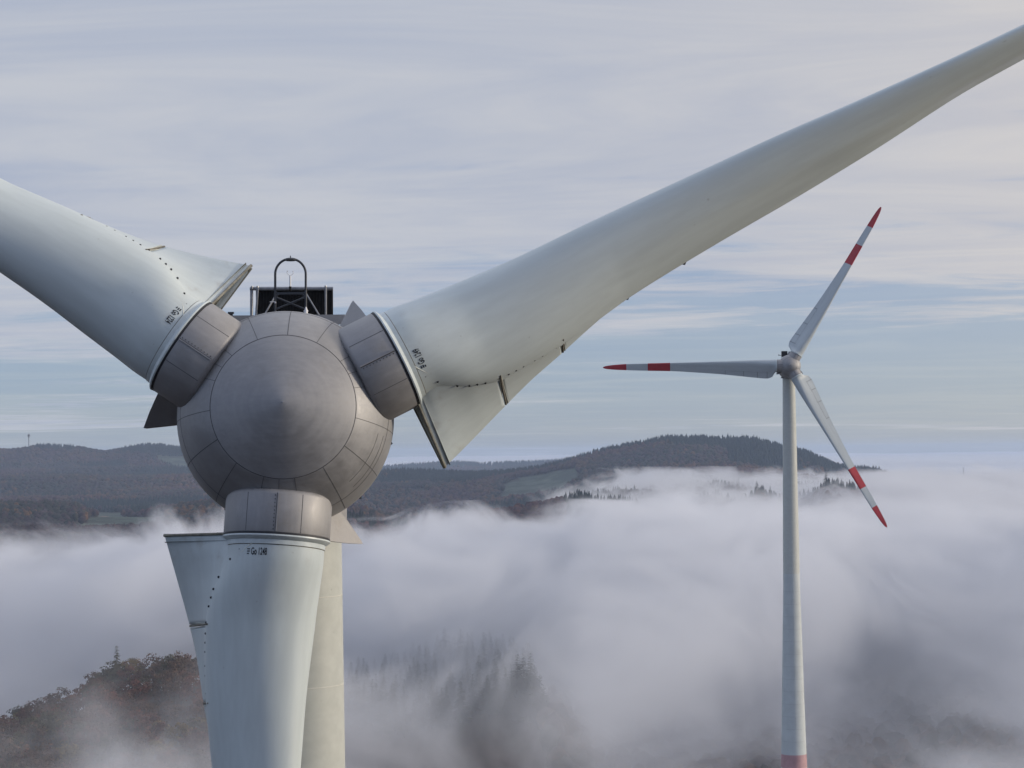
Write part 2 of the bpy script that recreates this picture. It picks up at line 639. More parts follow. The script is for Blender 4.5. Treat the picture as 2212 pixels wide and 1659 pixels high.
def flap_strip(s0, s1, n_, gap_root, mb, lip=True):
    """both skins of one flap segment"""
    front, rear = [], []
    for i in range(n_ + 1):
        s = s0 + (s1 - s0) * i / n_
        bt = interp(max(s, 3.25), BOLT)
        pa = front_a(max(s, 3.25), bt)
        te_t, te_a = interp(s, TE)
        g = gap_root * max(0.0, 1 - (s - 3.08) / 1.7) ** 1.5
        P = Vector((s, bt + 0.03, pa + 0.012))
        Q = Vector((s, te_t, te_a))
        rowf = []
        nf = 12
        for j in range(nf + 1):
            v = j / nf
            c = P.lerp(Q, v)
            # slightly hollow behind the joint
            sag = 0.16 * (1 - min(1, (s - 3.2) / 5.5)) * math.sin(math.pi * v) * (1 - v)
            c.z -= sag
            rowf.append(c)
        front.append(rowf)
        bt2 = max(-1.05, bt * 0.75)
        pb = back_a(max(s, 3.25), bt2)
        P2 = Vector((s, bt2, pb))
        Q2 = Vector((s, te_t + 0.05 * g, te_a - 0.02 - g))
        rowr = []
        for j in range(nf + 1):
            v = j / nf
            c = P2.lerp(Q2, v)
            rowr.append(c)
        rear.append(rowr)
    mb.loft([[p for p in row] + [q for q in reversed(rear[i])] for i, row in enumerate(front)], False)
    return front, rear


segs = [(3.09, 5.28), (5.36, 7.22), (7.28, 9.35)]
for si, (s0, s1) in enumerate(segs):
    mb = MB()
    fr, re_ = flap_strip(s0, s1, 22, 0.24 if si == 0 else 0.0, mb)
    o = mb.build('trailing_edge_flap', [M_FLAP], body, True, 40)
    md = o.modifiers.new('thick', 'SOLIDIFY')
    md.thickness = 0.035
    md.offset = -1
    # sealed joint along the body
    mb = MB()
    mb.tube([row[0] + Vector((0, 0.015, 0.008)) for row in fr[(2 if si == 0 else 0):]], 0.017, 6)
    mb.build('joint_seal', M_SEALANT, body, True)
    if si == 0:
        # thick lips of the open root end
        mb = MB()
        mb.tube([p + Vector((0.0, 0, 0.012)) for p in fr[0]], [0.035] * 12 + [0.045], 8)
        mb.tube([p + Vector((0.0, 0, -0.0)) for p in re_[0]], 0.032, 8)
        mb.build('root_edge_lip', M_RUBBER, body, True)
        # closing web a little inside the open end
        mb = MB()
        top = [p + Vector((0.16, 0, 0)) for p in fr[0]]
        bot = [p + Vector((0.16, 0, 0)) for p in re_[0]]
        mb.loft([top, bot], False)
        mb.build('end_web', M_DIRTY, body, False)
# joints between flap segments: pale sealant strips with a dark gap
for sj in (5.32, 7.25):
    s = sj
    bt = interp(s, BOLT)
    pa = front_a(s, bt)
    te_t, te_a = interp(s, TE)
    P = Vector((s, bt, pa)); Q = Vector((s, te_t, te_a))
    mb = MB()
    n_ = 10
    for off, wd, mi in ((-0.055, 0.018, 0), (0.0, 0.05, 1), (0.055, 0.018, 0)):
        pts = []
        for j in range(n_ + 1):
            v = 0.97 * j / n_
            c = P.lerp(Q, v)
            c.z -= 0.012
            c.z -= 0.16 * (1 - min(1, (s - 3.2) / 5.5)) * math.sin(math.pi * v) * (1 - v)
            pts.append(c + Vector((off * (0.4 + v), 0, 0.006 if mi == 0 else -0.006)))
        mb.tube(pts, wd * (0.5 if mi == 0 else 0.6), 6, mi)
    mb.build('segment_joint', [M_SEALANT, M_DIRTY], body, True)
for sj in (9.4, 11.2):
    te_t, te_a = interp(sj, TE)
    mb = MB()
    mb.tube([Vector((sj - 0.12, te_t + 0.03, te_a)), Vector((sj, te_t - 0.03, te_a - 0.01)), Vector((sj + 0.12, te_t + 0.03, te_a))], [0.01, 0.04, 0.01], 8)
    mb.build('edge_fitting', M_BOLT, body, True)
# flange between collar and blade
mb = MB()
def circ(s, r_, n_=72): return [Vector((s, r_ * math.cos(2 * math.pi * k / n_), r_ * math.sin(2 * math.pi * k / n_))) for k in range(n_)]
mb.loft([circ(*q) for q in ((3.10, 1.0), (3.125, 1.28), (3.13, 1.335), (3.165, 1.34), (3.18, 1.325), (3.245, 1.235), (3.25, 1.222), (3.36, 1.216), (3.36, 1.19))], True)
mb.build('root_flange', [M_FLANGE], body, True, 28)
mb = MB()
mb.loft([circ(*q) for q in ((3.08, 1.0), (3.08, 1.325), (3.128, 1.328), (3.128, 1.0))], True)
mb.build('gap_seal', M_BOLT, body, True, 28)
# bolt heads along the flap joint
sb = 3.5
bolts_s = []
gaps = [0.28, 0.50, 0.34, 0.24, 0.25, 0.46, 0.31, 0.26, 0.26, 0.40]
k = 0
while sb < 8.9:
    bolts_s.append(sb)
    sb += gaps[k % 10] * 0.86
    k += 1
bolt_me = None
for sb in bolts_s:
    bt = interp(sb, BOLT) - 0.055 - 0.03 * max(0, 4.2 - sb)
    te_t, te_a = interp(sb, TE)
    b0 = interp(sb, BOLT)
    pa = front_a(max(sb, 3.25), b0)
    v = (b0 - bt) / max(0.05, b0 - te_t)
    v = min(v, 0.55)
    bt = b0 + (te_t - b0) * v if sb > 6.5 else bt
    a = pa + 0.012 + (te_a - pa - 0.012) * v - 0.16 * (1 - min(1, (sb - 3.2) / 5.5)) * math.sin(math.pi * v) * (1 - v)
    if bolt_me is None:
        mb = MB()
        mb.tube([Vector((0, 0, -0.02)), Vector((0, 0, 0.007)), Vector((0, 0, 0.012))], [0.030, 0.030, 0.018], 10)
        o = mb.build('bolt', M_BOLT, body, True, 40)
        bolt_me = o.data
    else:
        o = bpy.data.objects.new('bolt', bolt_me)
        col.objects.link(o)
        o.parent = body
    o.location = (sb, bt, a + (0.006 if sb < 5 else 0.022))
    o.rotation_euler = (R(18), 0, 0)

# collar and fin pieces, in blade space but fixed to the hub
mb = MB()
nc = 96
mb.loft([circ(s, r_, nc) for s, r_ in ((2.02, 0.3), (2.02, RC - 0.14), (2.03, RC - 0.08), (2.07, RC - 0.03), (2.14, RC), (3.05, RC), (3.075, RC - 0.01), (3.075, RC - 0.2))], True)
# lengthwise seams
def lseam(ang, wd, hh, mi):
    a = R(ang)
    for_ = []
    for s in (2.12, 3.06):
        for_.append([Vector((s, (RC + q[1]) * math.sin(a + q[0]), (RC + q[1]) * math.cos(a + q[0]))) for q in ((-wd / 2 / RC, -0.004), (-wd / 2 / RC, hh), (wd / 2 / RC, hh), (wd / 2 / RC, -0.004))])
    mb.loft(for_, False, mi=mi)
lseam(28, 0.014, 0.003, 1)
lseam(-33, 0.012, 0.003, 1)
lseam(150, 0.012, 0.003, 1)
collar = mb.build('blade_collar', [M_COLLAR, M_SEAM], None, True, 30)
mb = MB()
lseam(1.2, 0.030, 0.035, 0)
lseam(0.2, 0.018, 0.012, 1)
for k in range(10):
    s = 2.18 + k * 0.092
    mb.tube([Vector((s, -0.045, RC - 0.01)), Vector((s, -0.045, RC + 0.022))], 0.014, 6, 1)
mb.build('bolted_joint_strip', [M_COLLAR, M_SEAM], collar, False)
# fin on the far side of the collar
mb = MB()
outer = [Vector((3.05, 1.00, -0.35)), Vector((3.05, 1.35, -0.75)), Vector((3.04, 1.75, -1.2)), Vector((3.0, 2.14, -1.62))]
inner = [Vector((1.7, 0.85, -1.0)), Vector((1.95, 1.25, -1.2)), Vector((2.35, 1.62, -1.4)), Vector((2.92, 2.10, -1.64))]
rowf, rowb = [], []
for o_, i_ in zip(outer, inner):
    rowf.append([o_.lerp(i_, k / 6) for k in range(7)])
for j, row in enumerate(rowf):
    g = 0.30 * (1 - j / 3.0) + 0.012
    rowb.append([p + Vector((0, 0.3 * g, -g)) for p in row])
mb.loft(rowf, False)
mb.loft([list(reversed(r_)) for r_ in rowb], False)
for a_, b_ in (([r_[0] for r_ in rowf], [r_[0] for r_ in rowb]), ([r_[-1] for r_ in rowb], [r_[-1] for r_ in rowf])):
    mb.loft([a_, b_], False)
mb.loft([rowf[-1], rowb[-1]], False)
fin = mb.build('collar_fin', [M_COLLAR], None, True, 30)


def copy_tree(o, parent):
    c = o.copy()
    col.objects.link(c)
    c.parent = parent
    for ch in list(o.children):
        copy_tree(ch, c)
    return c


def decal_text(body_txt, size, s_c, t_c, parent, name='serial_number', squeeze=0.52, surf=None):
    """lettering laid on the body shell: reads along +t, tops towards the hub"""
    cu = bpy.data.curves.new('txt', 'FONT')
    cu.body = body_txt
    cu.size = size
    cu.align_x = 'CENTER'
    cu.align_y = 'CENTER'
    cu.offset = size * 0.02
    to = bpy.data.objects.new('txt', cu)
    me = bpy.data.meshes.new_from_object(to)
    bpy.data.objects.remove(to)
    bpy.data.curves.remove(cu)
    for v in me.vertices:
        x, y = v.co.x * squeeze, v.co.y
        s, t = s_c - y, t_c + x
        v.co = Vector((s, t, front_a(s, t) + 0.006))
    me.materials.append(M_INK)
    o = bpy.data.objects.new(name, me)
    col.objects.link(o)
    o.parent = parent
    return o


TB = Matrix.Translation(-NB)
serials = ['Go 1249', 'Go 1224', 'Go 1248']
blades = []
for k, (th, sx) in enumerate(((TH0, serials[0]), (TH0 + 119.1, serials[1]), (TH0 + 239.5, serials[2]))):
    M4 = TB @ blade_matrix(NAX, OC, R(th))
    b = body if k == 0 else copy_tree(body, near)
    c = collar if k == 0 else copy_tree(collar, near)
    f = fin if k == 0 else copy_tree(fin, near)
    for o in (b, c, f):
        o.parent = near
        o.matrix_local = M4
    blades.append(b)
for b, sx in zip(blades, serials):
    decal_text(sx, 0.24, 3.56, -0.36, b, squeeze=0.46)
    mb = MB()
    for q in range(3):
        c_ = [(3.50 + q * 0.055 + a_, -0.655 + b_) for a_, b_ in ((-0.014, 0), (-0.014, 0.07 - 0.02 * (q == 2)), (0.014, 0.07 - 0.02 * (q == 2)), (0.014, 0))]
        mb.add([Vector((u_, v_, front_a(u_, v_) + 0.006)) for u_, v_ in c_], [(0, 1, 2, 3)])
    mb.build('small_print', M_INK, b, False)
blades[0]['label'] = 'long right-hand blade sweeping up out of the frame, serial ending 49'
blades[1]['label'] = 'left-hand blade cut by the frame edge, serial ending 24'
blades[2]['label'] = 'lower blade hanging in front of the tower, serial ending 48'

# nacelle behind the spinner
mb = MB()
rg = []
for x, r_ in ((-1.2, 1.7), (-1.5, 2.2), (-2.6, 2.3), (-4.0, 2.3), (-5.5, 2.15), (-7.0, 1.85), (-8.6, 1.2), (-9.4, 0.5), (-9.55, 0.05)):
    rg.append([Vector((r_ * math.cos(a), -x, r_ * math.sin(a) + 0.04 * x * -1)) for a in [2 * math.pi * k / 64 for k in range(64)]])
mb.loft(rg, True, (True, True))
nac = mb.build('nacelle', M_HUB, near, True, 40)
nac.matrix_local = mspin


def L(xd, yd, Y):
    return at(xd, yd, Y) - NB


YP = 59.4
pxm = YP / FD
# roof deck
mb = MB()
a0, a1 = L(498, 687, YP), L(752, 686, YP)
c = (a0 + a1) / 2
mb.box((c.x, c.y, c.z - 0.06), (a1 - a0).length, 2.4, 0.12)
mb.box((c.x, c.y - 1.18, c.z - 0.20), (a1 - a0).length - 0.1, 0.06, 0.16)
mb.build('roof_deck', M_COLLAR, near, False)
mb = MB()
p = L(499, 676, YP - 1)
mb.box(p, 0.16, 0.16, 0.05)
mb.box(p + Vector((0, 0, -0.1)), 0.10, 0.10, 0.16)
mb.build('roof_vent', M_DARK, near, False)
# black cooler screen
mb = MB()
a0, a1 = L(553, 627, YP), L(719.5, 690, YP)
mb.box((a0 + a1) / 2, a1.x - a0.x, 0.10, a0.z - a1.z)
for k in range(26):
    x = a0.x + (a1.x - a0.x) * (k + 0.5) / 26
    mb.box((x, a0.y - 0.06, (a0.z + a1.z) / 2), 0.02, 0.02, a0.z - a1.z - 0.03)
scr = mb.build('cooler_screen', M_BLACK, near, False)
mb = MB()
q0, q1 = L(540, 623.5, YP - 0.12), L(719.5, 623.5, YP - 0.12)
mb.tube([q0, q1], 0.055, 12)
mb.tube([L(543.5, 624, YP - 0.1), L(543.5, 688, YP - 0.1)], 0.045, 10)
mb.tube([L(557, 621, YP - 0.8), L(552.5, 690, YP - 0.8)], 0.032, 8)
mb.tube([L(703.5, 619, YP - 0.35), L(703.5, 692, YP - 0.35)], 0.034, 8)
mb.tube([L(599, 632, YP - 0.5), L(567, 688, YP - 1.0)], 0.024, 8)
mb.tube([L(660, 632, YP - 0.5), L(695, 690, YP - 1.0)], 0.024, 8)
for xx, yy in ((545, 618), (703.5, 617), (556.5, 618)):
    mb.tube([L(xx, yy, YP - 0.2), L(xx, yy + 6, YP - 0.2)], 0.035, 6)
mb.build('cooler_frame', M_GALV, near, True, 40)
# hoop ladder frame with warning light
YH = YP - 0.9
pts = [L(594.5, 690, YH)]
for k in range(0, 25):
    a = math.pi * (1 - k / 24)
    pts.append(L(627.5 + 33 * math.cos(a), 592 - 33 * math.sin(a), YH))
pts.append(L(660.5, 690, YH))
mb = MB()
mb.tube(pts, 0.034, 10)
mb.box((L(627.5, 633.5, YH)), 66 * pxm, 0.05, 5.0 * pxm)
mb.tube([L(596, 642, YH), L(659, 668, YH)], 0.028, 8)
mb.tube([L(659, 642, YH), L(596, 668, YH)], 0.028, 8)
mb.tube([L(595, 648, YH), L(598, 638, YH), L(603, 635, YH)], 0.03, 8)
mb.tube([L(660, 648, YH), L(657, 638, YH), L(652, 635, YH)], 0.03, 8)
hoop = mb.build('access_hoop', M_DARK, near, True, 40)
mb = MB()
cL = L(627.5, 561.5, YH)
rl = [(0.02, 0.045), (0.17, 0.02), (0.185, 0.0), (0.13, -0.03), (0.02, -0.035)]
mb.loft([[cL + Vector((r_ * math.cos(a), r_ * math.sin(a), z)) for a in [2 * math.pi * k / 24 for k in range(24)]] for r_, z in rl], True, (True, True))
mb.tube([cL + Vector((0, 0, 0.03)), cL + Vector((0, 0, 0.12))], 0.014, 8)
mb.build('warning_lamp', M_DARK, hoop, True, 40)
mb = MB()
b0 = L(627, 628, YH - 0.05)
mb.tube([b0, b0 + Vector((0, 0, 0.12))], 0.035, 10, 1)
mb.tube([b0 + Vector((0, 0, 0.12)), b0 + Vector((0, 0, 0.42))], 0.026, 10, 0)
tp = b0 + Vector((0, 0, 0.42))
for sgn in (-1, 1):
    mb.tube([tp, tp + Vector((sgn * 0.05, 0, 0.03)), tp + Vector((sgn * 0.09, 0, 0.08)), tp + Vector((sgn * 0.085, 0, 0.13))], 0.008, 6)
    mb.tube([tp + Vector((sgn * 0.085, 0, 0.125)), tp + Vector((sgn * 0.065, 0, 0.14))], 0.012, 6)
mb.build('wind_sensor', [M_WHITE, M_BLACK], near, True, 40)
mb = MB()
b0 = L(661, 678, YH - 0.1)
mb.tube([b0 + Vector((0, 0, -0.15)), b0 + Vector((0, 0, 0.10)), b0 + Vector((0, 0, 0.20))], [0.05, 0.05, 0.015], 10)
mb.tube([b0 + Vector((-0.07, 0, 0.08)), b0 + Vector((0.07, 0, 0.08))], 0.015, 6)
mb.build('antenna', M_WHITE, near, True, 40)
mb = MB()
b0 = L(595, 652, YH - 0.06)
mb.tube([b0, b0 + Vector((-0.16, 0, 0))], 0.009, 6)
mb.box(b0 + Vector((0, 0, -0.02)), 0.04, 0.04, 0.04)
mb.build('small_sensor', M_WHITE, near, False)


# ------------------------------------------------------------------ far turbine
M_FBLADE = blade_paint('far_blade_paint', (0.47, 0.52, 0.54), dirt=0.0)
M_RED = simple('red_band_paint', (0.40, 0.025, 0.035), 0.45, 0, 0.1, 0.5)
M_FTOWER = blade_paint('far_tower_paint', (0.50, 0.52, 0.49), dirt=0.0, rough=0.5)
M_CONC = simple('tower_concrete', (0.48, 0.52, 0.52), 0.7, 0, 0.06, 0.4)
M_PINK = simple('fog_paled_red', (0.42, 0.25, 0.26), 0.6, 0, 0.1, 0.5)  # tower band red, with the paling by fog mixed into its colour
M_LINE = simple('concrete_joint', (0.37, 0.40, 0.41), 0.8)
YF = 452.0
HF = at(1705.5, 790.5, YF)
rf = HF.normalized()
rt = (Vector((1, 0, 0)) - rf * rf.x).normalized()
uf = rt.cross(rf).normalized()
FAX = (-rf + rt * math.tan(R(2.5)) + uf * math.tan(R(9.5))).normalized()
fxy = HF - FAX * 4.6
FB = Vector((fxy.x, fxy.y, GZ - 4))
far = empty('wind_turbine', FB)
tag(far, 'smaller distant wind turbine on the right, red bands on its three blades', 'wind turbine')
FR = 2.44
mb = MB()
prof2 = []
for k in range(0, 18):
    r_ = 0.648 * FR * k / 17
    q = k / 17
    dome = math.sqrt(FR * FR - r_ * r_) - FR * 0.7616
    prof2.append((FR * 0.7616 + 0.8 * dome + 0.30 * FR * 0.315 * (1 - q), max(r_, 0.001)))
for k in range(1, 24):
    a = math.asin(0.648) + (math.pi * 0.72 - math.asin(0.648)) * k / 23
    prof2.append((FR * math.cos(a), FR * math.sin(a)))
mb.loft([[Vector((r_ * math.cos(a), -x, r_ * math.sin(a))) for a in [2 * math.pi * k / 64 for k in range(64)]] for x, r_ in prof2], True)
c0 = 0.652 * FR
mb.tube([Vector((c0 * math.cos(a), -FR * 0.762, c0 * math.sin(a))) for a in [2 * math.pi * k / 64 for k in range(65)]], 0.012, 5, 1, False)
exf, eyf = frame(FAX, HF)
mf = Matrix(((exf.x, -FAX.x, eyf.x, HF.x - FB.x), (exf.y, -FAX.y, eyf.y, HF.y - FB.y), (exf.z, -FAX.z, eyf.z, HF.z - FB.z), (0, 0, 0, 1)))
fh = mb.build('spinner', [M_HUB, M_SEAM], far, True, 50)
fh.matrix_local = mf
for dx, dz in ((-0.07, -0.12), (0.2, 0.06)):
    mb = MB()
    mb.tube([Vector((dx, -FR * 1.04, dz)), Vector((dx, -FR * 1.075, dz))], 0.05, 6)
    mb.build('nose_plug', M_WHITE, fh, False)

FLE = [(2.9, 1.32, 0), (4.0, 1.32, 0), (15, 1.12, 0.1), (26, 0.92, 0.2), (35.4, 0.80, 0.1), (38.5, 0.62, 0.03), (40.0, 0.44, 0), (40.6, 0.26, 0), (40.75, 0.12, 0)]
FTE = [(3.35, -1.9, -0.5), (3.8, -2.35, -0.7), (4.9, -2.68, -0.9), (7.2, -2.48, -0.95), (11.3, -2.02, -0.85), (15, -1.62, -0.7), (19.7, -1.25, -0.55), (26, -0.85, -0.35),
       (30.9, -0.72, -0.25), (35.4, -0.56, -0.15), (38.5, -0.40, -0.08), (40.0, -0.24, -0.04), (40.6, -0.08, -0.04), (40.75, 0.06, 0)]
FTH = [(2.9, 1.28), (5, 1.15), (8, 0.85), (12, 0.6), (20, 0.36), (30, 0.22), (38, 0.12), (40.3, 0.07), (40.75, 0.01)]


def fring(s, n_=28):
    lt, la = interp(s, FLE)
    te_t, te_a = interp(s, FTE)
    h = interp(s, FTH)
    bl = min(1.0, max(0.0, (s - 2.95) / 0.85))          # how far the flap has opened
    bl = math.sin(bl * math.pi / 2)
    te_t = -1.28 * (1 - bl) + te_t * bl
    te_a = te_a * bl
    out = []
    # cylinder-like nose part + hollow taper to the trailing edge
    cx = lt - h * 1.05
    for j in range(n_):
        u = 2 * math.pi * j / n_
        x = math.cos(u); y = math.sin(u)
        if x >= 0:
            t = cx + (lt - cx) * x
            a = y * h
        else:
            q = -x
            t = cx + (te_t - cx) * q
            prof_ = math.sqrt(max(0, 1 - q * q))
            lin = (1 - q) ** 1.25 * 1.0 + 0.02
            kk = bl * min(1.0, max(0.0, (s - 2.95) / 1.5) + 0.3)
            a = (1 if y > 0 else -1) * h * (prof_ * (1 - kk) + lin * kk)
        # shear the aft part behind the rotor plane
        f = (lt - t) / max(0.3, lt - te_t)
        a += te_a * f ** 1.3 + la * (1 - f)
        out.append(Vector((s, t, a)))
    return out


fs = [3.0, 3.1, 3.2, 3.3, 3.4, 3.55, 3.7, 3.85, 4.0, 4.3, 4.6, 5, 5.6, 6.3] + [7 + 0.9 * k for k in range(21)]
fs = [s for s in fs if s < 25.9] + [26.0]


def loft_seg(a, b, step=0.8):
    n_ = max(1, int((b - a) / step))
    return [a + (b - a) * k / n_ for k in range(n_ + 1)]


mb = MB()
mb.loft([fring(s) for s in fs], True, (True, False))
# joint lines of the flap: thin dark strips following the shell
def ffront(s, t):
    rg = fring(s, 80)
    best = -9
    for p, q in zip(rg, rg[1:] + rg[:1]):
        if (p.y - t) * (q.y - t) <= 0 and abs(p.y - q.y) > 1e-9:
            best = max(best, p.z + (q.z - p.z) * (t - p.y) / (q.y - p.y))
    return best
fbl = mb.build('blade', [M_FBLADE], None, True, 40)
for a, b, mt, lab in ((26.0, 30.9, M_RED, 'red band'), (30.9, 35.6, M_FBLADE, None), (35.6, 40.75, M_RED, None)):
    ss = loft_seg(a, b, 0.5)
    if b > 40: ss = [s for s in ss if s < 40] + [40.0, 40.3, 40.5, 40.65, 40.74]
    mb = MB()
    mb.loft([fring(s) for s in ss], True, (False, b > 40))
    nm = 'blade_tip' if b > 40 else ('red_band' if mt is M_RED else 'white_band')
    mb.build(nm, [mt], fbl, True, 40)
mb = MB()
jl = [(4.9, -1.35), (7.0, -1.35), (10.0, -1.15), (14.0, -0.95)]
for s_, t_ in jl:
    te_t = interp(s_, FTE)[0]
    pts = [Vector((s_, t, ffront(s_, t) + 0.01)) for t in [te_t + 0.06 + (t_ - te_t) * k / 8 for k in range(9)]]
    mb.tube(pts, 0.035, 5)
pts = []
for k in range(25):
    s_ = 4.9 + 9.1 * k / 24
    t = interp(s_, jl)
    pts.append(Vector((s_, t, ffront(s_, t) + 0.008)))
mb.tube(pts, 0.014, 5)
mb.build('flap_joints', M_SEAM, fbl, False)
mb = MB()
mb.loft([circ(*q, ) for q in ((2.80, 1.0), (2.80, 1.42), (3.0, 1.42), (3.02, 1.2))], True)
mb.build('root_flange', M_FLANGE, fbl, True, 30)
mb = MB()
mb.loft([circ(*q, ) for q in ((0.8, 1.36), (2.74, 1.36), (2.74, 1.1))], True)
mb.tube([Vector((1.5, 0.0, 1.365)), Vector((2.73, 0.0, 1.365))], 0.03, 5, 1)
mb.tube([Vector((1.5, 0.65, 1.2)), Vector((2.73, 0.65, 1.2))], 0.015, 5, 1)
fcol = mb.build('blade_collar', [M_COLLAR, M_SEAM], None, True, 30)
mb = MB()
pf = [Vector((2.7, -0.9, -0.8)), Vector((2.9, -1.75, -0.9)), Vector((2.2, -1.7, -1.0)), Vector((1.2, -1.2, -1.1))]
mb.add(pf + [p + Vector((0, 0, -0.14)) for p in pf], [(0, 1, 2, 3), (7, 6, 5, 4), (0, 4, 5, 1), (1, 5, 6, 2), (2, 6, 7, 3), (3, 7, 4, 0)])
ffin = mb.build('collar_fin', M_COLLAR, None, False)
OF = HF + FAX * 0.5
for k, th in enumerate((180.0, 59.7, -60.4)):
    M4 = Matrix.Translation(-FB) @ blade_matrix(FAX, OF, R(th), -1)
    b = fbl if k == 0 else copy_tree(fbl, far)
    c = fcol if k == 0 else copy_tree(fcol, far)
    f = ffin if k == 0 else copy_tree(ffin, far)
    for o in (b, c, f):
        o.parent = far
        o.matrix_local = M4

# concrete and steel tower: (depth under the hub, radius)
FT = [(1.9, 1.36), (15.0, 1.50), (30.0, 1.66), (45.5, 1.80), (46.0, 1.80), (60, 2.12), (72, 2.40), (84, 2.72), (100, 3.3), (150, 5.2)]
ztf = HF.z


def tring(d, extra=0.0, n_=56):
    r_ = interp(d, FT) + extra
    return [Vector((r_ * math.cos(a), r_ * math.sin(a), ztf - d - FB.z)) for a in [2 * math.pi * k / n_ for k in range(n_)]]


mb = MB()
mb.loft([tring(d) for d in [1.9 + 43.6 * k / 20 for k in range(21)]], True, (True, False), 0)
mb.loft([tring(45.5 + 39.4 * k / 30, 0.015) for k in range(31)], True, mi=1)
mb.loft([tring(84.9 + 2.9 * k / 4, 0.02) for k in range(5)], True, mi=2)
mb.loft([tring(87.8 + (ztf - FB.z - 87.8) * k / 20, 0.015) for k in range(21)], True, mi=1)
d = 49.4
k = 0
while d < 84:
    mb.loft([tring(d - 0.03, 0.016), tring(d - 0.02, 0.024), tring(d + 0.02, 0.024), tring(d + 0.03, 0.016)], True, mi=3)
    if k % 2 == 1 and k > 2 or k == 4:
        r_ = interp(d - 1.4, FT) + 0.018
        a = R(-88)
        mb.tube([Vector((interp(dd, FT) * 1.008 * math.cos(a), interp(dd, FT) * 1.008 * math.sin(a), ztf - dd - FB.z)) for dd in (d - 2.7, d)], 0.022, 4, 3)
    d += 2.72 * 1.0
    k += 1
for dd, aa in ((51.1, -90), (64.2, -88), (77.0, -86)):
    r_ = interp(dd, FT)
    mb.tube([Vector(((r_ + e) * math.cos(R(aa)), (r_ + e) * math.sin(R(aa)), ztf - dd - FB.z)) for e in (-0.02, 0.06)], 0.09, 6, 3)
mb.build('tower', [M_FTOWER, M_CONC, M_PINK, M_LINE], far, True, 40)
mb = MB()
rg = []
for x, r_ in ((-1.0, 1.8), (-1.4, 2.1), (-3.0, 2.35), (-5.0, 2.25), (-7.0, 1.8), (-9.0, 0.9), (-9.6, 0.05)):
    rg.append([Vector((r_ * math.cos(a), -x, r_ * math.sin(a))) for a in [2 * math.pi * k / 40 for k in range(40)]])
mb.loft(rg, True, (True, True))
o = mb.build('nacelle', M_HUB, far, True, 40)
o.matrix_local = mf
mb = MB()
p = Vector((fxy.x - FB.x, fxy.y - FB.y, 0))
mb.loft([[p + Vector((r_ * math.cos(a), r_ * math.sin(a), ztf - d_ - FB.z)) for a in [2 * math.pi * k / 40 for k in range(40)]]
         for d_, r_ in ((0.6, 1.5), (2.3, 1.62), (2.32, 1.75), (2.5, 1.75), (2.5, 1.3))], True)
mb.build('yaw_collar', M_DARK, far, True, 30)


def LF(xd, yd, Y):
    return at(xd, yd, Y) - FB


mb = MB()
a0, a1 = LF(1688.5, 758.5, YF + 5), LF(1701, 771, YF + 5)
mb.box((a0 + a1) / 2, a1.x - a0.x, 0.25, a0.z - a1.z)
mb.build('cooler_screen', M_BLACK, far, False)
mb = MB()
mb.tube([LF(1681, 767.5, YF + 4.4), LF(1689, 767.5, YF + 4.4)], 0.06, 6)
mb.tube([LF(1682.5, 767.5, YF + 4.4), LF(1682.5, 765.5, YF + 4.4)], 0.09, 6)
mb.tube([LF(1687.9, 759, YF + 4.9), LF(1687.9, 773, YF + 4.9)], 0.04, 6)
mb.build('cooler_frame', M_DARK, far, False)

# ------------------------------------------------------------------ terrain
def zof(yd, xd, Y):
    return -(yd - yhor(xd)) / FD * Y


def crest(Y, pts, tree=16.0):
    """heights of the ground under tree tops seen at (xd, yd)"""
    xs = [p[0] for p in pts]
    zs = [zof(p[1], p[0], Y) - tree for p in pts]
    return (Y, xs, zs)


